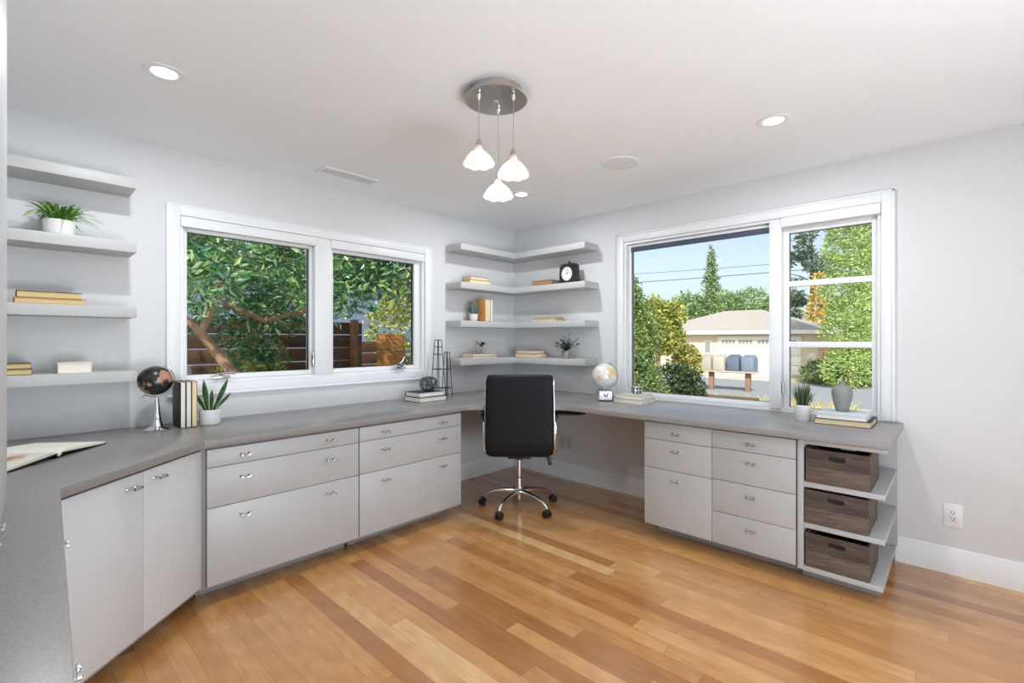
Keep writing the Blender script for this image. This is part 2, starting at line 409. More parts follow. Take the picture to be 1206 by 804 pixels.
# fixed light
o = sash(-2.424, -1.311, 0.842, 2.120, -2.415, -1.339, 0.872, 2.098, fB, W2, dep=0.035)
s2 = sash(-3.020, -2.502, 0.842, 2.120, -2.990, -2.537, 0.850, 2.036, fB, W2)
m = MB()
for z in (1.690, 1.279): fB(m, -2.992, -2.535, z-0.019, z+0.019, 0.034, 0.062, 0.003)
m.build('muntin', M_TRIM, s2)
MB().box(-0.030, 0.02, -3.038, -2.502, 2.072, 2.136, 0.004).build('blind_valance', M_TRIM, W2)
MB().box(0.030, 0.050, -2.414, -1.340, 2.058, 2.0975, 0.004).build('rolled_blind', mat('dark_blind', lin((70, 80, 98)), 0.6), W2)
MB().box(-0.012, 0.03, -2.512, -2.504, 0.94, 1.02, 0.003).build('sash_lock', M_CHROME, W2)

# ------------------------------------------------------------------ ceiling things
def downlight(x, y, label, group='recessed ceiling downlights'):
    t = thing('recessed_light', label, 'ceiling light', (x, y, H), 0, group)
    MB().lathe([(0.050, -0.0005), (0.076, -0.0005), (0.076, -0.004), (0.062, -0.007), (0.048, -0.003), (0.048, -0.0005), (0.050, -0.0005)], 40).build('trim_ring', M_TRIM, t)
    MB().lathe([(0, -0.003), (0.047, -0.003), (0.047, -0.0008), (0, -0.0008)], 32).build('lens', emit_mat('downlight_lens', (1.0, 0.98, 0.94), 3.0), t)
    l = bpy.data.lights.new('downlight_lamp', 'AREA'); l.shape = 'DISK'; l.size = 0.09; l.energy = DOWNLIGHT_W; l.color = (0.93, 0.965, 1.0)
    o = bpy.data.objects.new('downlight_lamp', l); COL.objects.link(o); o.parent = t; o.location = (0, 0, -0.012)
    return t
downlight(-3.165, -0.93, 'round recessed ceiling light above the left end of the counter')
downlight(-0.915, -2.683, 'round recessed ceiling light on the right, nearer the large window')
downlight(-0.885, -0.905, 'small-looking recessed ceiling light in the far corner, beyond the pendant lamp')
for x, y in ((-3.165, -4.3),):  # extra lamp added out of view to brighten the room
    downlight(x, y, 'added unseen recessed ceiling light near the rear wall of the room', 'recessed ceiling downlights')
# speaker
t = thing('ceiling_speaker', 'round white in-ceiling speaker grille to the right of the pendant lamp', 'speaker', (-0.935, -1.80, H))
MB().lathe([(0.105, -0.0005), (0.120, -0.0005), (0.118, -0.006), (0.106, -0.008), (0.105, -0.0005)], 48).build('rim', M_TRIM, t)
MB().lathe([(0, -0.009), (0.05, -0.0085), (0.104, -0.006), (0.104, -0.0008), (0, -0.0008)], 48).build('grille', mat('grille_white', (0.80, 0.80, 0.80), 0.6, var=0.12, scale=900), t)
# vent
t = thing('ceiling_vent', 'long white rectangular air vent in the ceiling above the left window', 'vent', (-2.010, -0.315, H))
m = MB()
for a in ((-0.20, 0.20, -0.075, -0.055), (-0.20, 0.20, 0.055, 0.075), (-0.20, -0.18, -0.055, 0.055), (0.18, 0.20, -0.055, 0.055)): m.box(a[0], a[1], a[2], a[3], -0.010, -0.0005, 0.002)
m.build('frame', M_TRIM, t)
m = MB()
for k in range(7):
    y = -0.048+k*0.016
    m.box(-0.179, 0.179, -0.006, 0.006, -0.0012, 0.0012, 0, T(0, y, -0.006) @ ROT('X', R(35)))
m.build('louvre', mat('vent_louvre', (0.80, 0.80, 0.80), 0.5), t)

# pendant cluster
t = thing('pendant_lamp', 'brushed nickel ceiling pendant with three hanging white glass shades', 'pendant light', (-2.098, -1.845, H))
MB().lathe([(0, -0.0005), (0.118, -0.0005), (0.118, -0.022), (0.140, -0.034), (0.144, -0.040), (0.140, -0.044), (0.012, -0.047), (0.010, -0.052), (0, -0.053)], 64).build('canopy', M_DISC, t)
M_SHADE = None
def shade_mat():
    m, nt, b = new_mat('frosted_glass_shade'); N, L = nt.nodes, nt.links
    tc = N.new('ShaderNodeTexCoord'); nz = N.new('ShaderNodeTexNoise'); nz.inputs['Scale'].default_value = 28; L.new(tc.outputs['Object'], nz.inputs['Vector'])
    cr = N.new('ShaderNodeValToRGB'); cr.color_ramp.elements[0].color = (0.80, 0.78, 0.74, 1); cr.color_ramp.elements[1].color = (0.97, 0.96, 0.93, 1); L.new(nz.outputs['Fac'], cr.inputs[0])
    L.new(cr.outputs[0], b.inputs['Base Color']); b.inputs['Roughness'].default_value = 0.25
    tr = N.new('ShaderNodeBsdfTranslucent'); L.new(cr.outputs[0], tr.inputs[0])
    tp = N.new('ShaderNodeBsdfTransparent')
    a = N.new('ShaderNodeMixShader'); a.inputs[0].default_value = 0.55; L.new(b.outputs[0], a.inputs[1]); L.new(tr.outputs[0], a.inputs[2])
    c = N.new('ShaderNodeMixShader'); c.inputs[0].default_value = 0.12; L.new(a.outputs[0], c.inputs[1]); L.new(tp.outputs[0], c.inputs[2])
    L.new(c.outputs[0], N['Material Output'].inputs[0]); return m
M_SHADE = shade_mat()
M_BULB = emit_mat('bulb_glow', (1.0, 0.97, 0.92), 1.6)
for (px, py, zs, zr) in ((-2.198, -1.838, 2.193, 2.080), (-2.047, -1.809, 2.092, 1.975), (-2.087, -1.942, 2.155, 2.034)):
    x, y = px+2.098, py+1.845; zs -= H; zr -= H
    m = MB(); m.lathe([(0.011, -0.0475), (0.011, -0.058), (0.006, -0.066), (0.004, -0.075), (0, -0.075)], 20, T(x, y, 0)); m.build('cord_grip', M_CHROME, t)
    MB().cyl((x, y, -0.05), (x, y, zs), 0.0017, n=8).build('cord', M_NICKEL, t)
    MB().lathe([(0, zs+0.002), (0.006, zs), (0.011, zs-0.010), (0.015, zs-0.024), (0.015, zs-0.030), (0, zs-0.030)], 24, T(x, y, 0)).build('socket', M_NICKEL, t)
    zt = zs-0.029; hh = zt-zr
    pr = [(0.014, zt), (0.018, zt-0.16*hh), (0.026, zt-0.33*hh), (0.041, zt-0.46*hh), (0.053, zt-0.64*hh), (0.063, zt-0.86*hh), (0.0695, zr)]
    pr2 = pr+[(r-0.003, z) for r, z in pr[::-1]]
    MB().lathe(pr2, 72, T(x, y, 0), scallop=(8, (3, 4, 5, 6, 7, 8, 9, 10), 0.05, 0.004)).build('glass_shade', M_SHADE, t)
    MB().sphere((x, y, zt-0.55*hh), 0.016, 2, (1, 1, 1.5)).build('bulb', M_BULB, t)
    l = bpy.data.lights.new('pendant_bulb', 'POINT'); l.energy = PENDANT_W; l.shadow_soft_size = 0.02; l.color = (1, 0.93, 0.82)
    o = bpy.data.objects.new('pendant_bulb', l); COL.objects.link(o); o.parent = t; o.location = (x, y, zr+0.012)

# ------------------------------------------------------------------ cabinets
M_PULL = mat('satin_chrome', (0.62, 0.62, 0.62), 0.22, metal=1, var=0.02)
def pull(parent, x, z, proj=0.030):
    """bow pull: two posts and a slightly bent bar, 5 cm wide; front plane is y=0, room side is -y"""
    m = MB()
    for s in (-1, 1):
        m.lathe([(0, 0), (0.0075, 0), (0.007, 0.003), (0.004, 0.006), (0.0035, proj-0.006), (0.006, proj-0.003), (0.006, proj+0.003), (0, proj+0.004)], 14, T(x+s*0.019, -0.0001, z) @ ROT('X', pi/2))
    m.tube([(x-0.020, -proj, z), (x-0.011, -proj+0.001, z-0.003), (x, -proj+0.0015, z-0.0045), (x+0.011, -proj+0.001, z-0.003), (x+0.020, -proj, z)], [0.0036, 0.003, 0.0028, 0.003, 0.0036], 10)
    return m.build('pull', M_PULL, parent)
def cabinet(label, loc, rz, w, depth, fronts, x_body=None, ztop=0.783, zbot=0.088, toe=0.13, m_front=None, kick=None):
    """local frame: x along the front, fronts at y -0.02..0, room on the -y side; fronts = list of (kind, x0, x1, z0, z1, [pull xs], pull z)"""
    t = thing('base_cabinet', label, 'cabinet', loc, rz, 'grey base cabinets under the counter')
    b0, b1 = x_body or (0, w)
    MB().box(b0, b1, 0.0, depth, zbot-0.012, ztop+0.002, 0.001).build('carcass', M_CARC, t)
    k0, k1 = kick or (b0+0.02, b1-0.02)
    MB().box(k0, k1, toe, toe+0.02, 0.0005, zbot-0.012).build('toe_kick', M_CARC, t)
    for kind, x0, x1, z0, z1, px, pz in fronts:
        d = MB().box(x0, x1, -0.020, -0.0005, z0, z1, 0.0012).build(kind, m_front or M_CAB, t)
        for p in px:
            q = pull(d, p, pz); q.location = (0, -0.020, 0)
    return t
ZR = ((0.680, 0.768, 0.722), (0.480, 0.677, 0.610), (0.094, 0.477, 0.415))
def left_bank(label, x0, x1, pulls, **k):
    fr = [('drawer', x0-X0, x1-X0, a, b, [p-X0 for p in pulls], c) for a, b, c in ZR]
    return fr
YF = -0.670
X0 = -2.982
cabinet('wide three-drawer grey base cabinet under the left window, next to the angled corner cabinet', (X0, YF, 0), 0, 0.846, 0.64,
        left_bank('', -2.948, -2.139, (-2.777, -2.323)))
X0 = -2.134
cabinet('wide three-drawer grey base cabinet left of the office chair, beside the knee space', (X0, YF, 0), 0, 0.822, 0.64,
        left_bank('', -2.132, -1.314, (-1.957, -1.492)), x_body=(0.001, 0.816), kick=(0.001, 0.74))
# angled corner cabinet
DV = Vector((0.73470, 0.67840)); NV = Vector((0.67840, -0.73470))
org = Vector((-3.5, -1.214)) - 0.05*NV
cabinet('angled corner base cabinet with two tall white doors at the left', (org.x, org.y, 0), math.atan2(DV.y, DV.x), 0.76, 0.40,
        [('door', 0.006, 0.386, 0.100, 0.768, [0.325], 0.718), ('door', 0.389, 0.748, 0.100, 0.768, [0.462], 0.726)], x_body=(0.005, 0.735), m_front=M_CABW, kick=(0.02, 0.725))
# run along the side wall
CVx, CVy = 0.0444, 0.9990
CR = math.atan2(CVy, CVx)
def cpt(s, off): return (-3.5 - CVx*s - CVy*off, -1.214 - CVy*s + CVx*off, 0)   # s metres toward the camera, off behind the counter edge
o = cpt(1.42, 0.038)
cabinet('white base cabinet left of the angled one, only its pulls showing', o, CR, 1.36, 0.44,
        [('door', 0.04, 0.76, 0.10, 0.768, [0.40], 0.72), ('door', 0.764, 1.36, 0.10, 0.768, [1.14], 0.72)], m_front=M_CABW)
o = cpt(2.90, 0.038); DEP4 = 0.34
cabinet('base cabinet under the nearest stretch of counter at the lower left', o, CR, 1.46, 0.36,
        [('door', 0.0, 0.73, 0.10, 0.768, [0.40], 0.72), ('door', 0.734, 1.46, 0.10, 0.768, [1.1], 0.72)], m_front=M_CABW)
# right run: front plane x = -0.69 -> local x runs toward -y
XF = -0.670
R90 = -pi/2
cabinet('three-drawer grey base cabinet at the right of the knee space', (XF, -1.843, 0), R90, 0.446, 0.64,
        [('drawer', 0.0, 0.443, 0.657, 0.766, [0.221], 0.704), ('drawer', 0.0, 0.443, 0.467, 0.654, [0.221], 0.594), ('drawer', 0.0, 0.443, 0.088, 0.464, [0.221], 0.405)],
        x_body=(0.0, 0.4445), kick=(0.03, 0.4445))
cabinet('four-drawer grey base cabinet between the three-drawer unit and the open crate shelves', (XF, -2.2885, 0), R90, 0.452, 0.64,
        [('drawer', 0.0, 0.446, 0.662, 0.766, [0.222], 0.706), ('drawer', 0.0, 0.446, 0.471, 0.659, [0.222], 0.597), ('drawer', 0.0, 0.446, 0.279, 0.468, [0.222], 0.402), ('drawer', 0.0, 0.446, 0.088, 0.276, [0.222], 0.211)],
        x_body=(0.0, 0.452), kick=(0.0, 0.452))
# open shelf unit at the end (local: x toward the camera side, front at y=-0.02)
t = thing('open_shelf_unit', 'open-ended grey shelf unit holding three wooden crates at the counter end', 'shelving unit', (XF, -2.7425, 0), R90)
YB = 0.650
MB().box(0.0, 0.028, -0.02, YB, 0.076, 0.772, 0.0015).build('side_panel', M_CAB, t)
MB().box(0.0285, 0.375, YB-0.018, YB, 0.099, 0.752, 0.001).build('back_panel', M_CAB, t)
MB().box(0.0285, 0.382, -0.02, YB, 0.7525, 0.772, 0.001).build('top_panel', M_CAB, t)
for z0, z1 in ((0.523, 0.550), (0.304, 0.330)): MB().box(0.0285, 0.374, -0.02, YB-0.0185, z0, z1, 0.0015).build('shelf', M_CAB, t)
MB().box(0.0285, 0.368, -0.02, YB, 0.072, 0.098, 0.0015).build('bottom_shelf', M_CAB, t)
MB().box(0.0, 0.345, 0.10, YB-0.01, 0.0005, 0.0715).build('plinth', M_CARC, t)
MB().box(0.0, 0.370, 0.0, YB, 0.7723, 0.7852).build('filler_strip', M_CARC, t)

# countertop: one continuous slab
def arc(p, q, r, n=6):  # unused corners stay sharp
    return []
poly = [(-4.05, -4.95), (-3.666, -4.95), (-3.5, -1.214), (-2.965, -0.720), (-1.275, -0.720), (-0.815, -1.210), (-0.788, -1.245), (-0.775, -1.290),
        (-0.757, -3.143), (-0.152, -3.143), (-0.0005, -3.143), (-0.0005, -0.0005), (-4.05, -0.0005)]
t = MB().prism(poly, 0.7855, 0.8205, bev=0.0015).build('countertop', M_TOP)
tag(t, 'long grey laminate countertop running round three walls and the angled corner', 'countertop')

# tall white cabinet standing on the counter at the far left
hx, hy, _ = cpt(1.06, 0.138)
t = thing('hutch_cabinet', 'tall white cupboard standing on the counter at the left picture edge', 'cabinet', (hx, hy, 0.821), CR)
MB().box(0, 1.0, 0.0, 0.33, 0, H-0.823, 0.001).build('carcass', M_CABW, t)
for x0, x1, p in ((0.002, 0.498, 0.42), (0.501, 0.998, 0.578)):
    d = MB().box(x0, x1, -0.020, -0.0005, 0.004, H-0.830, 0.0012).build('door', M_CABW, t)
    q = pull(d, p, 0.034, 0.013); q.location = (0, -0.020, 0)

# ------------------------------------------------------------------ shelves
SB = (2.103, 1.764, 1.424, 1.084)
names = ('top', 'second', 'third', 'lowest')
for k, z in enumerate(SB):
    a = MB().prism([(-0.905, -0.0006), (-0.905, -0.213), (-0.213, -0.213), (-0.213, -1.035), (-0.0006, -1.035), (-0.0006, -0.0006)], z, z+0.055, bev=0.0015).build('corner_shelf', M_SHELF)
    tag(a, '%s grey L-shaped floating shelf of the four in the far corner' % names[k], 'shelf', 'floating corner shelves')
SL = (2.104, 1.768, 1.427, 1.092)
for k, z in enumerate(SL):
    a = MB().box(-4.055, -3.152, -0.228, -0.0006, z, z+0.054, 0.0015).build('wall_shelf', M_SHELF)
    tag(a, '%s straight grey floating shelf of the four left of the window' % names[k], 'shelf', 'floating shelves on the left')
CT = 0.8207  # counter surface
S1, S2, S3, S4 = [z+0.0555 for z in SB]
L1, L2, L3, L4 = [z+0.0545 for z in SL]

# ------------------------------------------------------------------ books
GB = 'staged books around the room'
def book(label, loc, L, W, Tk, rz, cov, pages=M_PAGE, upright=False, group=None, open_side=None):
    """flat: spine along +y side (away), length L on x, width W on y.  upright: stands on its end, thickness along x"""
    t = thing('book', label, 'book', loc, rz, group)
    c = 0.0028; g = 0.004
    if not upright:
        m = MB(); m.box(-L/2, L/2, -W/2, W/2, 0, c, 0.0006); m.box(-L/2, L/2, -W/2, W/2, Tk-c, Tk, 0.0006); m.box(-L/2, L/2, W/2-c, W/2, c, Tk-c)
        m.build('cover', cov, t)
        MB().box(-L/2+g, L/2-g, -W/2+g, W/2-c-0.0002, c+0.0001, Tk-c-0.0001).build('pages', pages, t)
    else:
        m = MB(); m.box(-Tk/2, -Tk/2+c, -W/2, W/2, 0, L, 0.0006); m.box(Tk/2-c, Tk/2, -W/2, W/2, 0, L, 0.0006); m.box(-Tk/2+c, Tk/2-c, W/2-c, W/2, 0, L)
        m.build('cover', cov, t)
        MB().box(-Tk/2+c+0.0001, Tk/2-c-0.0001, -W/2+g, W/2-c-0.0002, g, L-g).build('pages', pages, t)
    return t
# left shelves
dk = cover((72, 60, 44)); tan = cover((196, 158, 104)); olive = cover((92, 84, 44))
book('tan book lying beneath another on the third left shelf', (-3.474, -0.135, L3), 0.252, 0.165, 0.027, 0, tan, M_PAGEY)
book('dark-edged tan book on top of the pair on the third left shelf', (-3.478, -0.132, L3+0.0273), 0.228, 0.155, 0.032, 0, dk, M_PAGEY)
book('olive book at the bottom of the small pair on the lowest left shelf', (-3.645, -0.135, L4), 0.215, 0.16, 0.028, 0, olive, M_PAGEY)
book('olive book on top of the small pair on the lowest left shelf', (-3.647, -0.134, L4+0.0283), 0.212, 0.155, 0.026, 0, olive, M_PAGEY)
book('thick cream book lying alone on the lowest left shelf', (-3.390, -0.145, L4), 0.130, 0.13, 0.052, 0, cover((226, 222, 206)), M_PAGEW)
# upright on the counter
bk = cover((44, 38, 32))
for k, (x, cc, pg, lab) in enumerate(((-2.954, bk, M_PAGEW, 'dark-covered upright book nearest the black globe'), (-2.927, cover((58, 48, 38)), M_PAGEW, 'dark upright book in the middle of three on the counter'), (-2.9, cover((150, 122, 86)), M_PAGE, 'brown-covered upright book nearest the snake plant'))):
    book(lab, (x, -0.172, CT), 0.255, 0.165, 0.0262, R(1), cc, pg, True)
# corner shelf, second
book('tan book with brown cover under another on the second corner shelf, left arm', (-0.640, -0.118, S2), 0.235, 0.15, 0.034, R(-7), cover((168, 110, 62)), M_PAGE)
book('tan book on top of the pair on the second corner shelf, left arm', (-0.648, -0.115, S2+0.0343), 0.205, 0.135, 0.030, R(-3), cover((150, 100, 58)), M_PAGE)
book('brown book lying flat beside the black clock', (-0.118, -0.535, S2), 0.24, 0.15, 0.045, R(-90), cover((112, 78, 50)), mat('browned_pages', lin((168, 128, 92)), 0.8, var=0.1, scale=8, stretch=(4, 4, 260)))
# third
book('orange-covered upright book next to the small succulent on a corner shelf', (-0.560, -0.125, S3), 0.205, 0.14, 0.068, 0, cover((206, 140, 74)), M_PAGE, True)
book('thin white upright book against the orange-covered one', (-0.509, -0.125, S3), 0.205, 0.135, 0.024, 0, cover((206, 210, 200)), M_PAGEW, True)
book('pale thin book at the bottom of the pair on the third corner shelf, right arm', (-0.118, -0.565, S3), 0.27, 0.16, 0.022, R(-90), cover((176, 160, 128)), M_PAGE)
book('thin dark-covered book on top of the pair on the third corner shelf, right arm', (-0.116, -0.560, S3+0.0223), 0.235, 0.14, 0.018, R(-90), cover((70, 66, 58)), M_PAGE)
# lowest
book('pale book at the bottom of the pair under the wire flower ornament', (-0.605, -0.125, S4), 0.315, 0.17, 0.020, R(0), cover((190, 166, 134)), M_PAGEW)
book('pale book on top of the pair under the wire flower ornament', (-0.610, -0.123, S4+0.0203), 0.28, 0.155, 0.020, R(0), cover((196, 178, 146)), M_PAGEW)
book('thick cream book at the bottom of the pair beside the leafy glass pot', (-0.120, -0.345, S4), 0.275, 0.16, 0.040, R(-90), cover((160, 128, 112)), M_PAGE)
book('pinkish book on top of the pair beside the leafy glass pot', (-0.122, -0.335, S4+0.0403), 0.245, 0.145, 0.026, R(-90), cover((168, 116, 96)), M_PAGEW)
# counter stacks
ch = cover((62, 62, 64))
book('large white-paged dark book at the bottom under the wire ball', (-1.297, -0.232, CT), 0.262, 0.215, 0.038, R(0), ch, M_PAGEW)
book('dark book with tan-edged pages directly under the wire ball', (-1.303, -0.228, CT+0.0383), 0.238, 0.195, 0.036, R(0), ch, M_PAGEW)
book('cream book at the bottom of the stack beside the silver globe', (-0.232, -1.517, CT), 0.25, 0.215, 0.034, R(-90), cover((206, 200, 184)), M_PAGEW)
book('cream book on top of the stack beside the silver globe', (-0.236, -1.513, CT+0.0343), 0.222, 0.195, 0.030, R(-90), cover((214, 210, 200)), M_PAGEW)
book('dark hardback at the bottom of the stack under the grey vase', (-0.232, -2.895, CT), 0.268, 0.29, 0.034, R(-90), cover((40, 42, 46)), M_PAGE)
book('white-topped hardback directly under the grey vase', (-0.236, -2.888, CT+0.0343), 0.240, 0.265, 0.030, R(-90), cover((208, 214, 222)), M_PAGEW)

# open book on the counter
def open_book():
    ob = Vector((-3.468, -0.650)); br = Vector((-3.300, -0.452)); dx = (br-ob).normalized(); ang = math.atan2(dx.y, dx.x)
    t = thing('open_book', 'large open picture book lying on the counter at the far left', 'book', (ob.x, ob.y, CT), ang)
    W, D = 0.262, 0.30
    m = MB()
    for s in (-1, 1):
        m.loft([[(s*0.014, y, 0.016), (s*W, y, 0.0002), (s*W, y, 0.0036), (s*0.014, y, 0.0195)] for y in (0, D)])
    m.box(-0.014, 0.014, 0.001, D-0.001, 0.0002, 0.0032, 0.0005)
    for s in (-1, 1): m.box(s*0.0145-0.0012, s*0.0145+0.0012, 0.001, D-0.001, 0.0002, 0.0195)
    m.build('cover', M_BLACK, t)
    def half(s):
        n = 14; secs = []
        for y in (0.004, D-0.004):
            top = []; bot = []
            for i in range(n+1):
                u = i/n; x = s*(0.0008+u*(W-0.006)); zb = 0.0195-0.0155*u if abs(x) > 0.014 else 0.0040
                z = 0.0200-0.0150*u+0.014*(min(1, u*5))**0.6*(1-0.45*u)
                if i == 0: z = 0.016
                top.append((x, y, z)); bot.append((x, y, zb+0.0002))
            secs.append(top+bot[::-1])
        return MB().loft(secs)
    mm, nt, b = new_mat('picture_page'); N, L = nt.nodes, nt.links
    tc = N.new('ShaderNodeTexCoord'); mp = N.new('ShaderNodeMapping'); mp.inputs['Location'].default_value = (0.118, -0.10, 0); L.new(tc.outputs['Object'], mp.inputs[0])
    mp.vector_type = 'POINT'
    gr = N.new('ShaderNodeVectorMath'); gr.operation = 'MULTIPLY'; gr.inputs[1].default_value = (13, 17, 0); L.new(mp.outputs[0], gr.inputs[0])
    ln = N.new('ShaderNodeVectorMath'); ln.operation = 'LENGTH'; L.new(gr.outputs[0], ln.inputs[0])
    nz = N.new('ShaderNodeTexNoise'); nz.inputs['Scale'].default_value = 22; nz.inputs['Detail'].default_value = 5; L.new(tc.outputs['Object'], nz.inputs['Vector'])
    f = math_node(nt, 'ADD', ln.outputs['Value'], math_node(nt, 'MULTIPLY', nz.outputs['Fac'], 1.3))
    cr = N.new('ShaderNodeValToRGB'); e = cr.color_ramp.elements
    e[0].position = 0.35; e[0].color = col4(lin((150, 92, 60))); e[1].position = 0.98; e[1].color = col4(lin((226, 220, 210)))
    x = e.new(0.62); x.color = col4(lin((196, 150, 120)))
    f2 = math_node(nt, 'DIVIDE', f, 1.6); L.new(f2, cr.inputs[0]); L.new(cr.outputs[0], b.inputs['Base Color']); b.inputs['Roughness'].default_value = 0.4
    half(-1).build('pages', mm, t); half(1).build('pages', M_PAGEW, t)
open_book()

# ------------------------------------------------------------------ plants indoors
def blade(m, base, tip, w, bend, n=7, fold=0.25, twist=0.0):
    """a tapering leaf strip from base to tip, arched by `bend` (vector)"""
    base, tip, bend = Vector(base), Vector(tip), Vector(bend); d = tip-base
    sd = d.cross(Vector((0, 0, 1)))
    if sd.length < 1e-4 or twist: sd = Vector((cos(twist), sin(twist), 0))
    sd.normalize(); b = m.bm; prev = None
    nrm = d.normalized().cross(sd)
    for i in range(n+1):
        u = i/n; p = base+d*u+bend*(4*u*(1-u)); ww = w*(0.55+0.9*u if u < 0.5 else 1.0*(1-(2*u-1)**2.2))*0.5
        if i == n: ww = w*0.02
        row = [b.verts.new(p-sd*ww), b.verts.new(p-nrm*ww*fold), b.verts.new(p+sd*ww)]
        if prev:
            b.faces.new((prev[0], prev[1], row[1], row[0])); b.faces.new((prev[1], prev[2], row[2], row[1]))
        prev = row
def pot(t, r0, r1, h, m=M_CERAM, name='pot'):
    MB().lathe([(0, 0), (r0*0.93, 0), (r0, 0.004), (r1, h-0.003), (r1-0.002, h), (r1-0.007, h), (r1-0.008, h-0.012), (0, h-0.012)], 40).build(name, m, t)
    MB().lathe([(0, h-0.0118), (r1-0.009, h-0.0118), (r1-0.009, h-0.009), (0, h-0.006)], 28).build('soil', M_SOIL, t)
# fern on the left shelf
t = thing('potted_fern', 'green spider-like plant in a low white pot on the second left shelf', 'plant', (-3.442, -0.122, L2))
pot(t, 0.058, 0.061, 0.078)
m = MB()
for k in range(120):
    a = random.uniform(0, 2*pi); rr = random.uniform(0, 0.04); L = random.uniform(0.04, 0.125); up = random.uniform(0.01, 0.085)
    if k > 100: L = random.uniform(0.12, 0.155); up = random.uniform(-0.03, 0.05)
    if sin(a) > 0: L *= 0.6
    b0 = (rr*cos(a), rr*sin(a), 0.072)
    blade(m, b0, (b0[0]+L*cos(a), max(-0.2, min(0.10, b0[1]+L*sin(a))), 0.072+up), random.uniform(0.011, 0.018), (0, 0, random.uniform(0.012, 0.04)), 6, twist=random.uniform(0, pi))
m.build('foliage', leaf_mat('fern_leaf', ((52, 98, 36), (90, 146, 58), (142, 184, 92), (74, 124, 48)), 0.4, 0.2), t)
# snake plant on the counter
M_SNAKE = None
def snake_mat():
    m, nt, b = new_mat('snake_leaf'); N, L = nt.nodes, nt.links
    tc = N.new('ShaderNodeTexCoord'); wv = N.new('ShaderNodeTexNoise'); wv.inputs['Scale'].default_value = 1
    mp = N.new('ShaderNodeMapping'); mp.inputs['Scale'].default_value = (12, 12, 95); L.new(tc.outputs['Object'], mp.inputs[0]); L.new(mp.outputs[0], wv.inputs['Vector'])
    cr = N.new('ShaderNodeValToRGB'); cr.color_ramp.elements[0].position = 0.4; cr.color_ramp.elements[1].position = 0.6
    cr.color_ramp.elements[0].color = col4(lin((34, 62, 44))); cr.color_ramp.elements[1].color = col4(lin((66, 104, 72)))
    L.new(wv.outputs['Fac'], cr.inputs[0]); L.new(cr.outputs[0], b.inputs['Base Color']); b.inputs['Roughness'].default_value = 0.35; return m
M_SNAKE = snake_mat(); M_EDGE = mat('leaf_edge_cream', lin((196, 204, 152)), 0.4)
t = thing('potted_snake_plant', 'small snake plant with stiff leaves in a white pot on the counter', 'plant', (-2.812, -0.205, CT))
pot(t, 0.053, 0.056, 0.086)
lv = [((-0.012, 0, .08), (-0.030, 0.005, 0.262), 0.032), ((-0.02, 0.0, .08), (-0.070, -0.01, 0.185), 0.026), ((0.004, -0.01, .08), (0.006, -0.02, 0.205), 0.025),
      ((0.02, 0.0, .08), (0.098, 0.012, 0.262), 0.031), ((0.024, 0.006, .08), (0.108, -0.012, 0.180), 0.026), ((-0.006, 0.012, .08), (-0.02, 0.03, 0.17), 0.020)]
for p, q, ww in lv:
    m = MB(); blade(m, p, q, ww, (0.0, 0.0, -0.004), 9, fold=0.3, twist=-0.62); lf = m.build('leaf', M_SNAKE, t)
    m = MB(); pp, qq = Vector(p), Vector(q); sd = Vector((cos(-0.62), sin(-0.62), 0))
    for s in (-1, 1):
        pts = []; d = qq-pp
        for i in range(10):
            u = i/9; wv_ = ww*(0.55+0.9*u if u < 0.5 else (1-(2*u-1)**2.2))*0.5
            pts.append(pp+d*u+Vector((0, 0, -0.004))*(4*u*(1-u))+sd*s*wv_)
        m.tube(pts, 0.0011, 5)
    m.build('leaf_edge', M_EDGE, lf)
# succulent on the third corner shelf
t = thing('potted_succulent', 'small grey-green succulent in a white pot beside the orange book', 'plant', (-0.668, -0.118, S3))
pot(t, 0.032, 0.042, 0.068)
m = MB()
for k in range(26):
    a = 2*pi*k*0.382; rr = 0.012+0.018*random.random(); lean = random.uniform(0.004, 0.038)
    blade(m, (rr*cos(a)*.6, rr*sin(a)*.6, 0.058), ((rr+lean)*cos(a), (rr+lean)*sin(a), random.uniform(0.13, 0.20)), 0.021, (0.01*cos(a), 0.01*sin(a), 0), 6, fold=0.5, twist=a+pi/2)
m.build('leaves', leaf_mat('agave_leaf', ((70, 96, 88), (98, 122, 112), (122, 144, 132)), 0.5, 0.05), t)
# grass plant by the right window
t = thing('potted_grass_plant', 'grassy green plant in a white pot in front of the right window', 'plant', (-0.305, -2.688, CT))
pot(t, 0.042, 0.046, 0.094)
m = MB()
for k in range(130):
    a = random.uniform(0, 2*pi); rr = random.uniform(0, 0.030); sp = random.uniform(0.0, 0.055); hh = random.uniform(0.15, 0.245)-sp*0.4
    blade(m, (rr*cos(a), rr*sin(a), 0.084), (rr*cos(a)+sp*cos(a), rr*sin(a)+sp*sin(a), hh), random.uniform(0.004, 0.0075), (0, 0, 0.004), 5, twist=random.uniform(0, pi))
m.build('grass_blades', leaf_mat('grass_leaf', ((48, 70, 44), (78, 104, 66), (112, 132, 88), (132, 120, 110)), 0.5, 0.15), t)
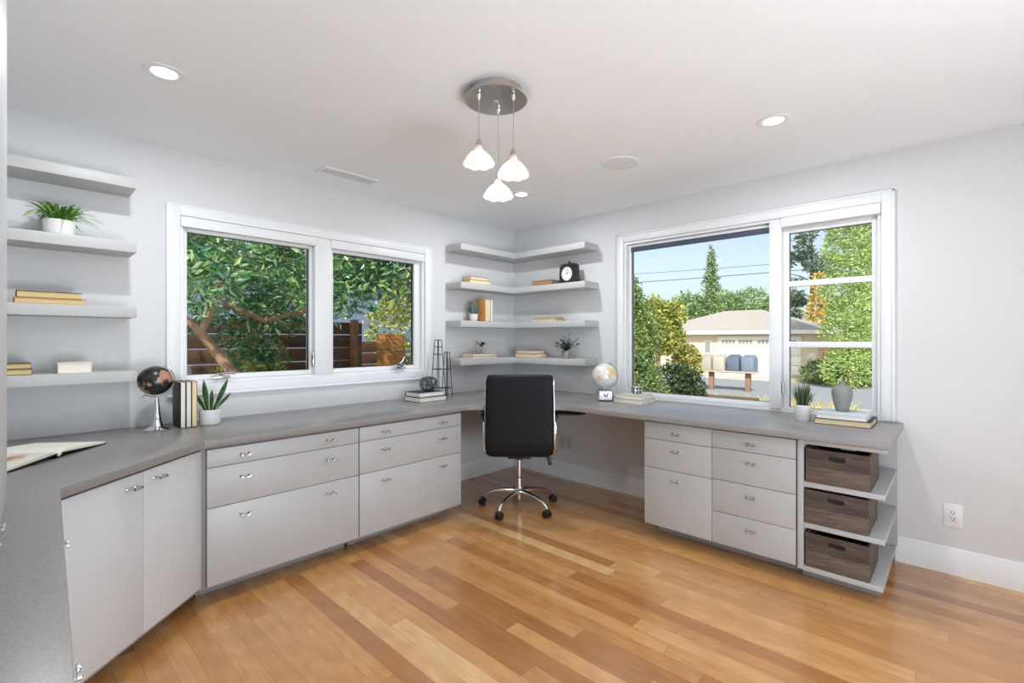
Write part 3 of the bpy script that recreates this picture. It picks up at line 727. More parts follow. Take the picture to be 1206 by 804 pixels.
# leafy sprigs in a glass pot, lowest corner shelf
t = thing('potted_sprigs', 'dark green leafy sprigs in a small glass pot on the lowest corner shelf', 'plant', (-0.120, -0.765, S4))
M_POTG = mat('smoky_glass_pot', (0.22, 0.22, 0.20), 0.2, var=0.3, scale=60, c2=(0.42, 0.42, 0.40))
pot(t, 0.036, 0.040, 0.070, M_POTG, 'glass_pot')
m = MB(); st = MB()
M_SPRIG = leaf_mat('sprig_leaf', ((34, 58, 48), (58, 86, 70), (86, 112, 94), (44, 70, 58)), 0.5, 0.1)
for k in range(34):
    a = 2*pi*k*0.382; lean = random.uniform(0.02, 0.12); hh = random.uniform(0.09, 0.19)
    if k == 3: lean, hh, a = 0.05, 0.235, -1.6
    if k == 5: lean, hh, a = 0.14, 0.15, 1.5
    ex, ey = lean*cos(a), lean*sin(a)
    if ex > 0.09: ex = 0.09
    pts = [(0.2*ex*u*5*0.2, 0.2*ey*u*5*0.2, 0.055+(hh-0.055)*u**0.8) for u in (0, .25, .5, .75, 1)]
    pts = [Vector((ex*u**1.3, ey*u**1.3, 0.055+(hh-0.055)*u**0.85)) for u in (0, .25, .5, .75, 1)]
    st.tube(pts, 0.0012, 5)
    for j in range(9):
        u = 0.3+0.7*j/8; p = Vector((ex*u**1.3, ey*u**1.3, 0.055+(hh-0.055)*u**0.85)); b2 = random.uniform(0, 2*pi); l2 = random.uniform(0.018, 0.034)
        q = p+Vector((l2*cos(b2), l2*sin(b2), random.uniform(-0.006, 0.014)))
        if q.x > 0.112: q.x = 0.112
        blade(m, p, q, 0.019, (0, 0, 0.002), 4, twist=random.uniform(0, pi))
st.build('stems', M_SPRIG, t); m.build('leaves', M_SPRIG, t)

# ------------------------------------------------------------------ ornaments
# black and copper globe
t = thing('desk_globe', 'black and copper globe on a flared chrome stand, left counter', 'globe', (-3.060, -0.188, CT))
MB().lathe([(0, 0), (0.062, 0), (0.063, 0.004), (0.050, 0.008), (0.030, 0.020), (0.024, 0.040), (0.020, 0.055), (0.023, 0.060), (0.019, 0.066), (0.014, 0.110), (0.011, 0.150), (0.009, 0.176), (0, 0.178)], 40).build('stand', M_CHROME, t)
GC = Vector((-0.006, 0.0, 0.268)); GR = 0.080
ax = Vector((0.52, 0.0, 0.85)).normalized()
g = MB().sphere((0, 0, 0), GR, 4).build('ball', globe_mat('black_globe', (0.018, 0.018, 0.016), lin((176, 132, 104)), 0.52, 0.28, 0.15), t); g.location = GC
m = MB(); pts = []
e1 = ax; e2 = Vector((0.85, 0, -0.52)).normalized()
for i in range(25):
    a = -0.05+pi*1.03*i/24
    pts.append(GC+(e1*cos(a)+e2*sin(a))*(GR+0.008))
m.tube(pts, 0.003, 8); m.sphere(GC+ax*(GR+0.012), 0.007, 2); m.sphere(GC-ax*(GR+0.012), 0.007, 2); m.sphere(GC+ax*(GR+0.024), 0.004, 2); m.sphere(GC-ax*(GR+0.024), 0.004, 2)
m.cyl(GC+ax*(GR-0.002), GC+ax*(GR+0.012), 0.003, n=8); m.cyl(GC-ax*(GR-0.002), GC-ax*(GR+0.012), 0.003, n=8)
m.build('meridian_arm', M_CHROME, t)
# silver globe
t = thing('desk_globe', 'silver and cream globe on a faceted silver block by the right window', 'globe', (-0.345, -1.318, CT), R(-45))
MB().box(-0.064, 0.064, -0.036, 0.036, 0, 0.094, 0.014, seg=1).build('block_base', mat('faceted_silver', (0.55, 0.56, 0.57), 0.25, metal=0.7, var=0.35, scale=60, bump=0.8), t)
MB().lathe([(0, 0), (0.018, 0), (0.018, 0.006), (0.009, 0.012), (0, 0.012)], 20, T(0.0, -0.0365, 0.055) @ ROT('X', pi/2)).build('block_stud', M_CHROME, t)
GC = Vector((-0.004, 0, 0.202)); GR = 0.098
g = MB().sphere((0, 0, 0), GR, 4).build('ball', globe_mat('silver_globe', (0.74, 0.75, 0.76), lin((226, 206, 150)), 0.50, 0.3, 0.1), t); g.location = GC
m = MB(); pts = []
ax = Vector((0.38, 0, 0.925)).normalized(); e2 = Vector((0.925, 0, -0.38))
for i in range(25):
    a = pi*i/24; pts.append(GC+(ax*cos(a)+e2*sin(a))*(GR+0.009))
m.tube(pts, 0.0042, 8); m.cyl(GC+ax*(GR-0.002), GC+ax*(GR+0.022), 0.003, n=8); m.cyl(GC-ax*(GR-0.002), GC-ax*(GR+0.012), 0.003, n=8); m.sphere(GC+ax*(GR+0.022), 0.005, 2)
m.cyl((-0.01, 0, 0.092), (-0.01, 0, 0.1045), 0.012, n=12)
m.build('meridian_arm', M_NICKEL, t)
# wire ball on the books
t = thing('wire_ball', 'dark woven wire ball resting on two books left of the chair', 'ornament', (-1.285, -0.255, CT+0.0748))
m = MB(); m.lathe([(0, 0), (0.038, 0), (0.045, 0.010), (0.040, 0.014), (0, 0.012)], 28); m.build('base_ring', M_WIRE, t)
m = MB()
for k in range(26):
    n = Vector((random.uniform(-1, 1), random.uniform(-1, 1), random.uniform(-0.8, 0.8))).normalized(); u = n.orthogonal().normalized(); v = n.cross(u); off = random.uniform(-0.25, 0.25)
    pts = []
    for i in range(28):
        a = 2*pi*i/28; p = (u*cos(a)+v*sin(a))*math.sqrt(1-off*off)+n*off
        e = 1/(abs(p.x)**3+abs(p.y)**3+abs(p.z)**3)**(1/3)
        pts.append((p.x*e*0.062, p.y*e*0.062, 0.060+p.z*e*0.056))
    m.tube(pts, 0.0016, 5, closed=True)
m.build('wire_mesh', M_WIRE, t)
# tall wire tower
t = thing('wire_tower', 'tall tapered black wire tower with a shorter one attached, left of the chair', 'ornament', (-1.093, -0.150, CT))
def obelisk(m, cx, cy, w0, w1, h, bars):
    s0, s1 = w0/2, w1/2
    for sx in (-1, 1):
        for sy in (-1, 1): m.cyl((cx+sx*s0, cy+sy*s0, 0.0025), (cx+sx*s1, cy+sy*s1, h), 0.0036, n=6)
    for z in bars:
        s = s0+(s1-s0)*z/h; c = [(cx-s, cy-s, z), (cx+s, cy-s, z), (cx+s, cy+s, z), (cx-s, cy+s, z)]
        for i in range(4): m.cyl(c[i], c[(i+1) % 4], 0.0034, n=6)
m = MB(); obelisk(m, -0.012, 0, 0.092, 0.040, 0.490, (0.08, 0.24, 0.365, 0.43, 0.488)); m.build('tall_frame', M_WIRE, t)
m = MB(); obelisk(m, 0.048, -0.045, 0.064, 0.030, 0.385, (0.08, 0.24, 0.383)); m.build('short_frame', M_WIRE, t)
# wire flower ornament
t = thing('wire_ornament', 'little dark wire flower ornament standing on two pale books', 'ornament', (-0.578, -0.125, S4+0.0405)); t.scale = (1.25, 1.25, 1.15)
m = MB()
for cx in (-0.028, 0.028):
    m.tube([(cx+0.022*cos(a), 0, 0.0235+0.021*sin(a)) for a in [2*pi*i/20 for i in range(20)]], 0.0022, 6, closed=True)
m.tube([(0.012*cos(a), 0.002, 0.017+0.015*sin(a)) for a in [2*pi*i/16 for i in range(16)]], 0.002, 6, closed=True)
m.cyl((-0.028, 0, 0.044), (0, 0, 0.062), 0.002, n=6); m.cyl((0.028, 0, 0.044), (0, 0, 0.062), 0.002, n=6)
m.build('wire_rings', M_NICKEL, t)
m = MB()
for k in range(10):
    a = 2*pi*k/10; blade(m, (0, 0, 0.055), (0.052*cos(a), 0.045*sin(a), 0.080+0.016*sin(3*a)), 0.022, (0, 0, 0.014), 5)
m.build('petals', mat('dark_petal', (0.09, 0.10, 0.105), 0.5, metal=0.3), t)
# alarm clock
t = thing('desk_clock', 'square black clock with a round white dial on the second corner shelf', 'clock', (-0.115, -0.800, S2), R(-94))
def rrect(w, h, r, n=6):
    pts = []
    for cx, cy, a0 in ((w/2-r, h/2-r, 0), (-w/2+r, h/2-r, pi/2), (-w/2+r, -h/2+r, pi), (w/2-r, -h/2+r, 1.5*pi)):
        for i in range(n+1): a = a0+pi/2*i/n; pts.append((cx+r*cos(a), cy+r*sin(a)))
    return pts
secs = []
for y, s in ((-0.035, 0.97), (-0.028, 1.0), (0.028, 1.0), (0.035, 0.97)):
    secs.append([(px*s*(1.0-0.10*(pz/0.18+0.5)), y, 0.090+pz*s*1.0) for px, pz in rrect(0.190, 0.180, 0.030)])
zmin = min(p[2] for s_ in secs for p in s_)
secs = [[(a, b_, c-zmin) for a, b_, c in s_] for s_ in secs]
MB().loft(secs).build('case', M_BLACK, t)
MB().lathe([(0, 0), (0.060, 0), (0.062, 0.002), (0.060, 0.004), (0, 0.004)], 40, T(0, -0.0352, 0.088) @ ROT('X', pi/2)).build('dial', mat('dial_white', (0.78, 0.78, 0.76), 0.4), t)
m = MB()
for k in range(12):
    a = 2*pi*k/12; m.box(-0.0015, 0.0015, -0.0004, 0, 0.046, 0.054, 0, T(0, -0.0396, 0.088) @ ROT('Y', a))
m.box(-0.0018, 0.0018, -0.0006, 0, -0.004, 0.032, 0, T(0, -0.0398, 0.088) @ ROT('Y', R(60))); m.box(-0.0013, 0.0013, -0.0006, 0, -0.004, 0.044, 0, T(0, -0.0400, 0.088) @ ROT('Y', R(15)))
m.lathe([(0, 0), (0.005, 0), (0.005, 0.001), (0, 0.001)], 12, T(0, -0.040, 0.088) @ ROT('X', pi/2))
m.build('hands_and_marks', M_BLACK, t)
MB().lathe([(0.006, 0.176), (0.006, 0.186), (0.011, 0.190), (0.012, 0.200), (0.009, 0.205), (0, 0.206)], 18).build('top_knob', M_BLACK, t)
# cube ornament
t = thing('cube_ornament', 'small silver pierced cube ornament on the cream books', 'ornament', (-0.232, -1.535, CT+0.0648), R(-30))
m = MB(); m.box(-0.032, 0.032, -0.032, 0.032, 0, 0.060, 0.010); m.build('cube', mat('silver_cube', (0.62, 0.62, 0.61), 0.3, metal=0.6, var=0.1), t)
m = MB()
for sx in (-0.014, 0.014):
    for z in (0.017, 0.043):
        for M in (T(sx, -0.0323, z) @ ROT('X', pi/2), T(-0.0323, sx, z) @ ROT('Y', -pi/2), T(0.0323, sx, z) @ ROT('Y', pi/2)):
            m.lathe([(0, -0.0002), (0.0085, -0.0002), (0.0085, 0.0008), (0, 0.0008)], 16, M)
m.build('holes', M_BLACK, t)
# grey vase
t = thing('vase', 'grey stoneware vase with a narrow neck standing on two books', 'vase', (-0.222, -2.875, CT+0.0648)); t.scale = (0.88, 0.88, 1)
MB().lathe([(0, 0), (0.034, 0), (0.037, 0.004), (0.044, 0.03), (0.056, 0.075), (0.061, 0.105), (0.059, 0.128), (0.048, 0.146), (0.028, 0.155), (0.018, 0.158), (0.0165, 0.165), (0.019, 0.176), (0.020, 0.180), (0.016, 0.180), (0.013, 0.165), (0, 0.160)], 48).build('body', mat('grey_stoneware', lin((136, 138, 134)), 0.55, var=0.16, scale=140), t)

# wooden crates
M_CRATE = wood_mat('weathered_crate_wood', lin((68, 57, 50)), lin((106, 92, 82)), (7, 7, 60))
def crate_proto():
    t = thing('wooden_crate', '', 'crate', (0, 0, 0), R90, 'wooden crates on the open shelves')
    W, D, Hh = 0.278, 0.350, 0.178; k = 0.011
    m = MB()
    # front and back: two boards each, upper one with a handle slot
    def stad(w, h, cx, cz, n=8):
        r = h/2; pts = []
        for i in range(n+1): a = -pi/2+pi*i/n; pts.append((cx+w/2-r+r*cos(a), cz+r*sin(a)))
        for i in range(n+1): a = pi/2+pi*i/n; pts.append((cx-w/2+r+r*cos(a), cz+r*sin(a)))
        return pts
    for y in (0.0, D-k):
        M = T(0, y+k, 0) @ ROT('X', pi/2)
        m.prism([(-W/2, 0.0905), (W/2, 0.0905), (W/2, Hh), (-W/2, Hh)], 0, k, M=M, holes=[stad(0.078, 0.024, 0, 0.140)])
        m.box(-W/2, W/2, y, y+k, 0.0, 0.089, 0.001)
    for x in (-W/2, W/2-k):
        for z0, z1 in ((0, 0.089), (0.0905, Hh)): m.box(x, x+k, k+0.0003, D-k-0.0003, z0, z1, 0.001)
    m.box(-W/2+k, W/2-k, k, D-k, 0.001, 0.010)
    m.build('box', M_CRATE, t)
    m = MB()
    m.box(-W/2+0.008, W/2-0.008, 0.006, 0.008, 0.12, 0.16) if False else None
    MB().box(-W/2+k+0.001, W/2-k-0.001, k+0.001, k+0.004, 0.012, Hh-0.004).build('slot_shade_sheet', M_BLACK, t)  # black sheet behind the handle slot, painted stand-in for the shade inside
    return t
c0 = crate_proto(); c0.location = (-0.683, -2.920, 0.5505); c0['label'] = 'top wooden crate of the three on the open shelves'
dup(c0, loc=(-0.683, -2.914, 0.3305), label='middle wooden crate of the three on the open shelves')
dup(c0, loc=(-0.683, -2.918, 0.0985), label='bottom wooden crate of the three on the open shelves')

# outlet
t = thing('wall_outlet', 'white electrical outlet low on the bare wall at the right', 'outlet', (0, -3.357, 0.328), R90)
MB().box(-0.040, 0.040, -0.006, -0.0005, -0.065, 0.065, 0.003).build('cover_plate', M_TRIM, t)
MB().box(-0.017, 0.017, -0.008, -0.0062, -0.034, 0.034, 0.0008).build('socket_insert', mat('outlet_white', (0.78, 0.78, 0.78), 0.3), t)
m = MB()
for z in (-0.018, 0.014):
    for x in (-0.007, 0.006): m.box(x-0.0012, x+0.0012, -0.0085, -0.0081, z, z+0.010)
    m.lathe([(0, 0), (0.0028, 0), (0.0028, 0.0004), (0, 0.0004)], 12, T(0, -0.0081, z-0.006) @ ROT('X', pi/2))
m.build('slots', M_BLACK, t)
t = thing('wall_plate', 'grey double plate on the wall under the corner desk', 'outlet', (0, -0.68, 0.335), R90)
MB().box(-0.075, 0.075, -0.006, -0.0005, -0.060, 0.060, 0.003).build('cover_plate', mat('plate_grey', (0.62, 0.62, 0.62), 0.4), t)
for x in (-0.035, 0.035): MB().box(x-0.017, x+0.017, -0.008, -0.0062, -0.034, 0.034, 0.001).build('socket_insert', mat('insert_grey', (0.52, 0.52, 0.52), 0.4), t)

# under-desk keyboard tray
dirf = Vector((0.72929, 0.68420)); dirr = Vector((0.68420, -0.72929))
kx, ky = CAM[0]+4.02*dirf.x+0.30*dirr.x, CAM[1]+4.02*dirf.y+0.30*dirr.y
t = thing('keyboard_tray', 'black keyboard tray hanging under the corner of the desk', 'keyboard tray', (kx, ky, 0), 0.75351-pi/2)
m = MB(); m.prism([(0.33*cos(a), 0.115*sin(a)) for a in [2*pi*i/40 for i in range(40)]], 0.683, 0.697, bev=0.003)
m.build('board', M_BLACK, t)
m = MB(); m.box(-0.35, -0.25, -0.30, 0.10, 0.766, 0.7850, 0.002); m.box(-0.33, -0.27, 0.02, 0.08, 0.690, 0.766, 0.002); m.build('slide_track', M_BLACK, t)
m = MB(); m.tube([(-0.62, -0.08, 0.778), (-0.56, -0.05, 0.715), (-0.34, 0.02, 0.692), (-0.20, 0.02, 0.690)], 0.006, 8); m.build('arm', M_BLACK, t)

# ------------------------------------------------------------------ office chair (local +y faces the corner)
t = thing('office_chair', 'black leather office chair with chrome base seen from behind', 'chair', (-0.872, -0.872, 0), 0.75351-pi/2)
def section(cx, path_p, nrm, w, th, n=10, pw=0.25):
    """stadium-like cross section of width 2w (x) and thickness th along nrm (y,z)"""
    pts = []
    N_ = 36
    for i in range(N_):
        a = 2*pi*i/N_; ca, sa = cos(a), sin(a)
        x = w*math.copysign(abs(ca)**pw, ca); q = th/2*math.copysign(abs(sa)**0.6, sa)
        pts.append((cx+x, path_p[0]+nrm[0]*q, path_p[1]+nrm[1]*q))
    return pts
def slab(path, widths, ths):
    secs = []
    for i, (y, z) in enumerate(path):
        a = path[max(i-1, 0)]; b = path[min(i+1, len(path)-1)]; ty, tz = b[0]-a[0], b[1]-a[1]; l = math.hypot(ty, tz)
        secs.append(section(0, (y, z), (-tz/l, ty/l), widths[i], ths[i]))
    return MB().loft(secs)
path = [(-0.150, 0.452), (-0.180, 0.458), (-0.205, 0.475), (-0.219, 0.51), (-0.226, 0.58), (-0.232, 0.68), (-0.240, 0.78), (-0.250, 0.88), (-0.259, 0.955), (-0.262, 0.975), (-0.264, 1.00), (-0.262, 1.022), (-0.255, 1.040), (-0.245, 1.047)]
wd = [0.215, 0.236, 0.248, 0.254, 0.255, 0.254, 0.252, 0.250, 0.247, 0.246, 0.247, 0.245, 0.240, 0.232]
th = [0.030, 0.044, 0.052, 0.055, 0.055, 0.055, 0.055, 0.055, 0.053, 0.048, 0.056, 0.058, 0.050, 0.026]
bk_ = slab(path, wd, th).build('backrest', M_LEATHER, t, smooth=60)
m = MB()
for s in (-1, 1): m.tube([(s*(w_+0.001), y+0.012, z) for (y, z), w_ in list(zip(path, wd))[2:12]], 0.0055, 10)
m.build('back_frame', M_CHROME, t)
sp = [(-0.165, 0.470), (-0.14, 0.474), (-0.05, 0.470), (0.08, 0.470), (0.20, 0.474), (0.26, 0.466), (0.29, 0.445)]
slab(sp, [0.22, 0.235, 0.245, 0.245, 0.240, 0.232, 0.21], [0.045, 0.062, 0.07, 0.07, 0.066, 0.05, 0.02]).build('seat', M_LEATHER, t, smooth=60)
for s in (-1, 1):
    x = s*0.268
    a = MB().tube([(x*0.93, -0.10, 0.445), (x, -0.135, 0.47), (x, -0.165, 0.55), (x, -0.180, 0.64), (x, -0.170, 0.692), (x, -0.13, 0.710), (x, 0.0, 0.712), (x, 0.10, 0.708), (x, 0.135, 0.68), (x, 0.135, 0.55), (x, 0.11, 0.47), (x*0.93, 0.08, 0.445)], 0.0115, 12).build('armrest', M_CHROME, t)
    MB().box(x-0.026, x+0.026, -0.16, 0.12, 0.719, 0.741, 0.009, seg=3).build('arm_pad', M_BLACK, a)
m = MB(); m.box(-0.09, 0.09, -0.12, 0.12, 0.405, 0.436, 0.010); m.lathe([(0.028, 0.375), (0.038, 0.385), (0.055, 0.406), (0, 0.406)], 24); m.build('tilt_mechanism', M_BLACK, t)
m = MB(); m.tube([(0.09, 0.0, 0.418), (0.18, -0.02, 0.420), (0.222, -0.04, 0.400)], [0.006, 0.006, 0.007], 8); m.box(-0.016, 0.016, -0.006, 0.006, -0.055, 0.005, 0.005, T(0.230, -0.045, 0.395) @ ROT('Y', R(-10))); m.build('height_lever', M_BLACK, t)
MB().cyl((0, 0, 0.20), (0, 0, 0.380), 0.0145, n=20).build('gas_lift', M_CHROME, t)
MB().lathe([(0, 0.062), (0.017, 0.062), (0.018, 0.10), (0.028, 0.104), (0.032, 0.118), (0.031, 0.145), (0.024, 0.152), (0.023, 0.235), (0.017, 0.240), (0, 0.240)], 28).build('lift_sleeve', M_CHROME, t)
yaw0 = 0.75351-pi/2
for k in range(5):
    a = R(193+72*k)-yaw0; d = Vector((cos(a), sin(a), 0)); Rr = 0.300
    leg = MB().tube([d*0.026+Vector((0, 0, 0.131)), d*0.10+Vector((0, 0, 0.130)), d*0.19+Vector((0, 0, 0.122)), d*0.265+Vector((0, 0, 0.100)), d*0.292+Vector((0, 0, 0.078)), d*Rr+Vector((0, 0, 0.064))], [0.021, 0.018, 0.015, 0.014, 0.013, 0.011], 12).build('leg', M_CHROME, t)
    sd = Vector((-d.y, d.x, 0)); c = d*Rr
    m = MB()
    for s in (-1, 1): m.cyl(c+sd*s*0.006+Vector((0, 0, 0.0275)), c+sd*s*0.024+Vector((0, 0, 0.0275)), 0.027, n=24)
    m.cyl(c-sd*0.008+Vector((0, 0, 0.0275)), c+sd*0.008+Vector((0, 0, 0.0275)), 0.010, n=12)
    m.sphere(c+Vector((0, 0, 0.047)), 0.019, 2, (1, 1, 0.8))
    m.build('caster', M_BLACK, leg)

# ------------------------------------------------------------------ outdoors
def leaf_mesh(blobs, size, seed, aspect=2.6, cluster=0.75):
    """leaves scattered through ellipsoids; blobs = (centre, radii, n)"""
    rnd = random.Random(seed); V = []; F = []
    for c, r, n in blobs:
        for _ in range(n):
            while True:
                d = Vector((rnd.gauss(0, 1), rnd.gauss(0, 1), rnd.gauss(0, 1)))
                if d.length > 1e-3: break
            d.normalize(); q = cluster+(1-cluster)*rnd.random() if rnd.random() < 0.8 else rnd.random()**0.5
            bump = 0.86+0.28*(0.5+0.5*sin(7*d.x+3*c[0]+5*d.z)*cos(6*d.y-4*d.z+c[1]))
            p = Vector((c[0]+d.x*r[0]*q*bump, c[1]+d.y*r[1]*q*bump, c[2]+d.z*r[2]*q*bump))
            ln = size*rnd.uniform(0.6, 1.3); w_ = ln/aspect
            ax_ = (d*0.6+Vector((rnd.gauss(0, 1), rnd.gauss(0, 1), rnd.gauss(0, .7)))).normalized(); sd = ax_.cross(Vector((rnd.gauss(0, 1), rnd.gauss(0, 1), rnd.gauss(0, 1)))).normalized(); up = ax_.cross(sd)
            i = len(V)
            V += [tuple(p), tuple(p+ax_*ln*0.45+sd*w_*0.5+up*ln*0.05), tuple(p+ax_*ln-up*ln*0.06), tuple(p+ax_*ln*0.45-sd*w_*0.5+up*ln*0.05)]
            F += [(i, i+1, i+2), (i, i+2, i+3)]
    me = bpy.data.meshes.new('foliage'); me.from_pydata(V, [], F); me.update(); return me
def tree(name, label, cat, loc, blobs, size, mt, trunk=None, seed=1, aspect=2.6, group=None, trunk_mat=None, cluster=0.75):
    t = thing(name, label, cat, loc, 0, group)
    link_mesh('foliage', leaf_mesh(blobs, size, seed, aspect, cluster), mt, t, smooth=0)
    if trunk:
        m = MB()
        for pts, rad in trunk: m.tube(pts, rad, 10)
        m.build('trunk', trunk_mat or M_BARK, t)
    return t
M_BARK = mat('bark', lin((176, 142, 116)), 0.9, var=0.3, scale=14, bump=0.6)
M_BARKD = mat('dark_bark', lin((74, 58, 48)), 0.9, var=0.3, scale=14, bump=0.6)
GA, GB_ = -0.12, -0.60     # garden ground left, street side ground
m = MB(); m.box(-14, 9, 0.16, 22, GA-0.5, GA); struct(m.build('garden_ground', mat('garden_soil', lin((112, 92, 70)), 0.95, var=0.3, scale=3)))

# --- street side
M_DRY = mat('dry_grass', lin((200, 188, 156)), 0.95, var=0.2, scale=6, c2=lin((220, 206, 166)))
M_ASPH = mat('asphalt', lin((150, 152, 158)), 0.9, var=0.08, scale=20)
M_CONC = mat('driveway_concrete', lin((196, 192, 186)), 0.9, var=0.06, scale=5)
struct(MB().box(0.16, 12.4, -16, 0.15, GB_-0.4, GB_).build('front_lawn', M_DRY))
struct(MB().box(9.05, 12.4, 0.152, 40, GB_-0.4, GB_).build('side_lawn', M_DRY))
struct(MB().box(12.402, 20.8, -30, 60, GB_-0.4, GB_-0.03).build('street', M_ASPH))
struct(MB().box(20.802, 24.5, 2.6, 7.0, GB_-0.4, GB_+0.02).build('driveway', M_CONC))
m = MB(); m.box(20.802, 110, -50, 2.598, GB_-0.4, GB_+0.02); m.box(20.802, 110, 7.002, 90, GB_-0.4, GB_+0.02); m.box(24.502, 110, 2.598, 7.002, GB_-0.4, GB_+0.02)
struct(m.build('far_lawn', mat('pale_lawn', lin((176, 172, 128)), 0.95, var=0.2, scale=2)))
# dry grass tufts by the kerb
m = MB()
for k in range(900):
    x = random.uniform(8.6, 12.2); y = random.uniform(-1.5, 3.6); h = random.uniform(0.10, 0.30); a = random.uniform(0, 6.28)
    blade(m, (x, y, GB_), (x+h*0.5*cos(a), y+h*0.5*sin(a), GB_+h), 0.03, (0, 0, 0.03), 3, twist=a)
tag(m.build('grass_tufts', leaf_mat('dry_tuft', ((210, 196, 140), (170, 172, 96), (226, 214, 170), (140, 150, 80)), 0.8, 0.3)), 'dry yellow grass tufts on the verge before the street', 'grass', kind='stuff')
# house across the street
t = thing('neighbour_house', 'beige house with hip roof and white garage door across the street', 'house', (24.5, 4.5, GB_+0.02))
M_HW = mat('house_stucco', lin((222, 208, 184)), 0.9, var=0.04, scale=3); M_ROOF = mat('roof_shingle', lin((176, 170, 164)), 0.9, var=0.12, scale=12)
HH = 2.34
MB().box(0, 9, -2.7, 6.5, 0, HH).build('wall', M_HW, t)
ev = 0.45
m = MB(); b = m.bm
q = [b.verts.new(v) for v in ((-ev, -2.7-ev, HH), (9+ev, -2.7-ev, HH), (9+ev, 6.5+ev, HH), (-ev, 6.5+ev, HH), (4.0, 1.0, HH+1.42), (4.0, 3.2, HH+1.42))]
b.faces.new((q[0], q[1], q[4])); b.faces.new((q[1], q[2], q[5], q[4])); b.faces.new((q[2], q[3], q[5])); b.faces.new((q[3], q[0], q[4], q[5])); b.faces.new((q[3], q[2], q[1], q[0]))
m.build('roof', M_ROOF, t, smooth=0)
m = MB(); m.box(-ev-0.04, -ev, -2.7-ev, 6.5+ev, HH-0.14, HH+0.05); m.box(-ev, 9+ev, -2.7-ev-0.04, -2.7-ev, HH-0.14, HH+0.05); m.build('fascia', mat('fascia_white', lin((236, 232, 226)), 0.6), t)
M_GD = mat('garage_white', lin((240, 236, 228)), 0.6)
gd = MB()
for k in range(4): gd.box(-0.06, -0.001, -2.0, 2.2, 0.02+k*0.52, 0.02+k*0.52+0.50, 0.01)
gd = gd.build('garage_door', M_GD, t)
for g0 in (-1.75, -0.65, 0.35, 1.25):
    m = MB()
    for j in range(4): m.box(-0.066, -0.060, g0+j*0.19, g0+j*0.19+0.15, 1.66, 1.86)
    m.build('door_window', mat('dusky_glass', lin((150, 152, 150)), 0.2), gd)
f = MB().box(-0.04, -0.001, 2.55, 3.0, 1.05, 1.85).build('window', M_GD, t)
MB().box(-0.05, -0.041, 2.62, 2.93, 1.12, 1.78).build('pane', mat('dusky_glass', lin((150, 152, 150)), 0.2), f)
# mailboxes on a rail
t = thing('mailbox_stand', 'wooden rail on two brown posts carrying the mailboxes at the kerb', 'stand', (15.3, 3.03, GB_-0.03))
M_POST = mat('post_wood', lin((150, 122, 98)), 0.8, var=0.15, scale=8)
MB().box(-0.28, 0.28, -1.02, 1.02, 0.70, 0.76, 0.005).build('rail', mat('rail_wood', lin((190, 176, 158)), 0.8), t)
for y in (-0.72, 0.62): MB().box(-0.08, 0.08, y-0.085, y+0.085, 0, 0.699, 0.004).build('post', M_POST, t)
MBM = (('cream', (178, 172, 160)), ('cream', (188, 184, 172)), ('blue-grey', (104, 114, 134)), ('blue-grey', (124, 138, 158)))
lb = ('cream mailbox farthest left on the kerbside rail', 'cream mailbox second from left on the kerbside rail', 'blue-grey mailbox second from right on the kerbside rail', 'blue-grey mailbox farthest right on the kerbside rail')
for k, y in enumerate((0.76, 0.26, -0.26, -0.77)):
    q = thing('mailbox', lb[k], 'mailbox', (15.3, 3.03+y, GB_-0.03+0.7605), 0, 'mailboxes on the kerbside rail')
    secs = [[(xx, px, pz) for px, pz in [(-0.215, 0), (0.215, 0), (0.215, 0.46)]+[(0.215*cos(a), 0.46+0.16*sin(a)) for a in [pi*i/10 for i in range(1, 10)]]+[(-0.215, 0.46)]] for xx in (-0.27, 0.27)]
    mm_ = mat('mailbox_paint_%d' % k, lin(MBM[k][1]), 0.45)
    MB().loft(secs).build('box', mm_, q)
    MB().box(-0.285, -0.271, -0.20, 0.20, 0.02, 0.50, 0.004).build('door', mm_, q)
# power lines
def ptc(u, v, D):
    r = (u-603)/558.94; p = Vector(CAM)+D*(Vector((0.72929, 0.6842, 0))+Vector((0.6842, -0.72929, 0))*r); p.z += (399.84-v)/558.94*D; return p
for k, (a, b_, lab) in enumerate(((ptc(640, 328.7, 40), ptc(1120, 293, 26), 'upper overhead power line crossing the sky over the street'), (ptc(640, 339, 40), ptc(1120, 302, 26), 'lower, thicker overhead power line crossing the sky over the street'))):
    n = 12; pts = [a.lerp(b_, i/n)-Vector((0, 0, 0.35*4*(i/n)*(1-i/n)*0.4)) for i in range(n+1)]
    tag(MB().tube(pts, 0.016+0.010*k, 6).build('power_line', mat('cable', lin((96, 100, 108)), 0.6)), lab, 'power line', 'overhead power lines')

LG = leaf_mat('hedge_leaf', ((72, 106, 60), (110, 144, 80), (160, 180, 108), (92, 128, 72), (186, 194, 132)), 0.5, 0.25)
LY = leaf_mat('yellow_green_leaf', ((120, 146, 74), (170, 182, 96), (206, 196, 112), (140, 160, 84)), 0.5, 0.3)
LD = leaf_mat('dark_leaf', ((40, 62, 44), (62, 84, 56), (96, 112, 72), (50, 72, 50)), 0.5, 0.15)
LC = leaf_mat('cypress_leaf', ((134, 168, 96), (180, 204, 124), (208, 222, 150), (156, 186, 108)), 0.6, 0.25)
LP = leaf_mat('pine_leaf', ((64, 84, 74), (92, 112, 96), (120, 138, 114)), 0.6, 0.15)
LO = leaf_mat('orange_leaf', ((214, 180, 96), (226, 204, 124), (190, 184, 112)), 0.6, 0.3)
LE = leaf_mat('evergreen_leaf', ((104, 134, 92), (136, 164, 108), (164, 188, 124)), 0.6, 0.2)
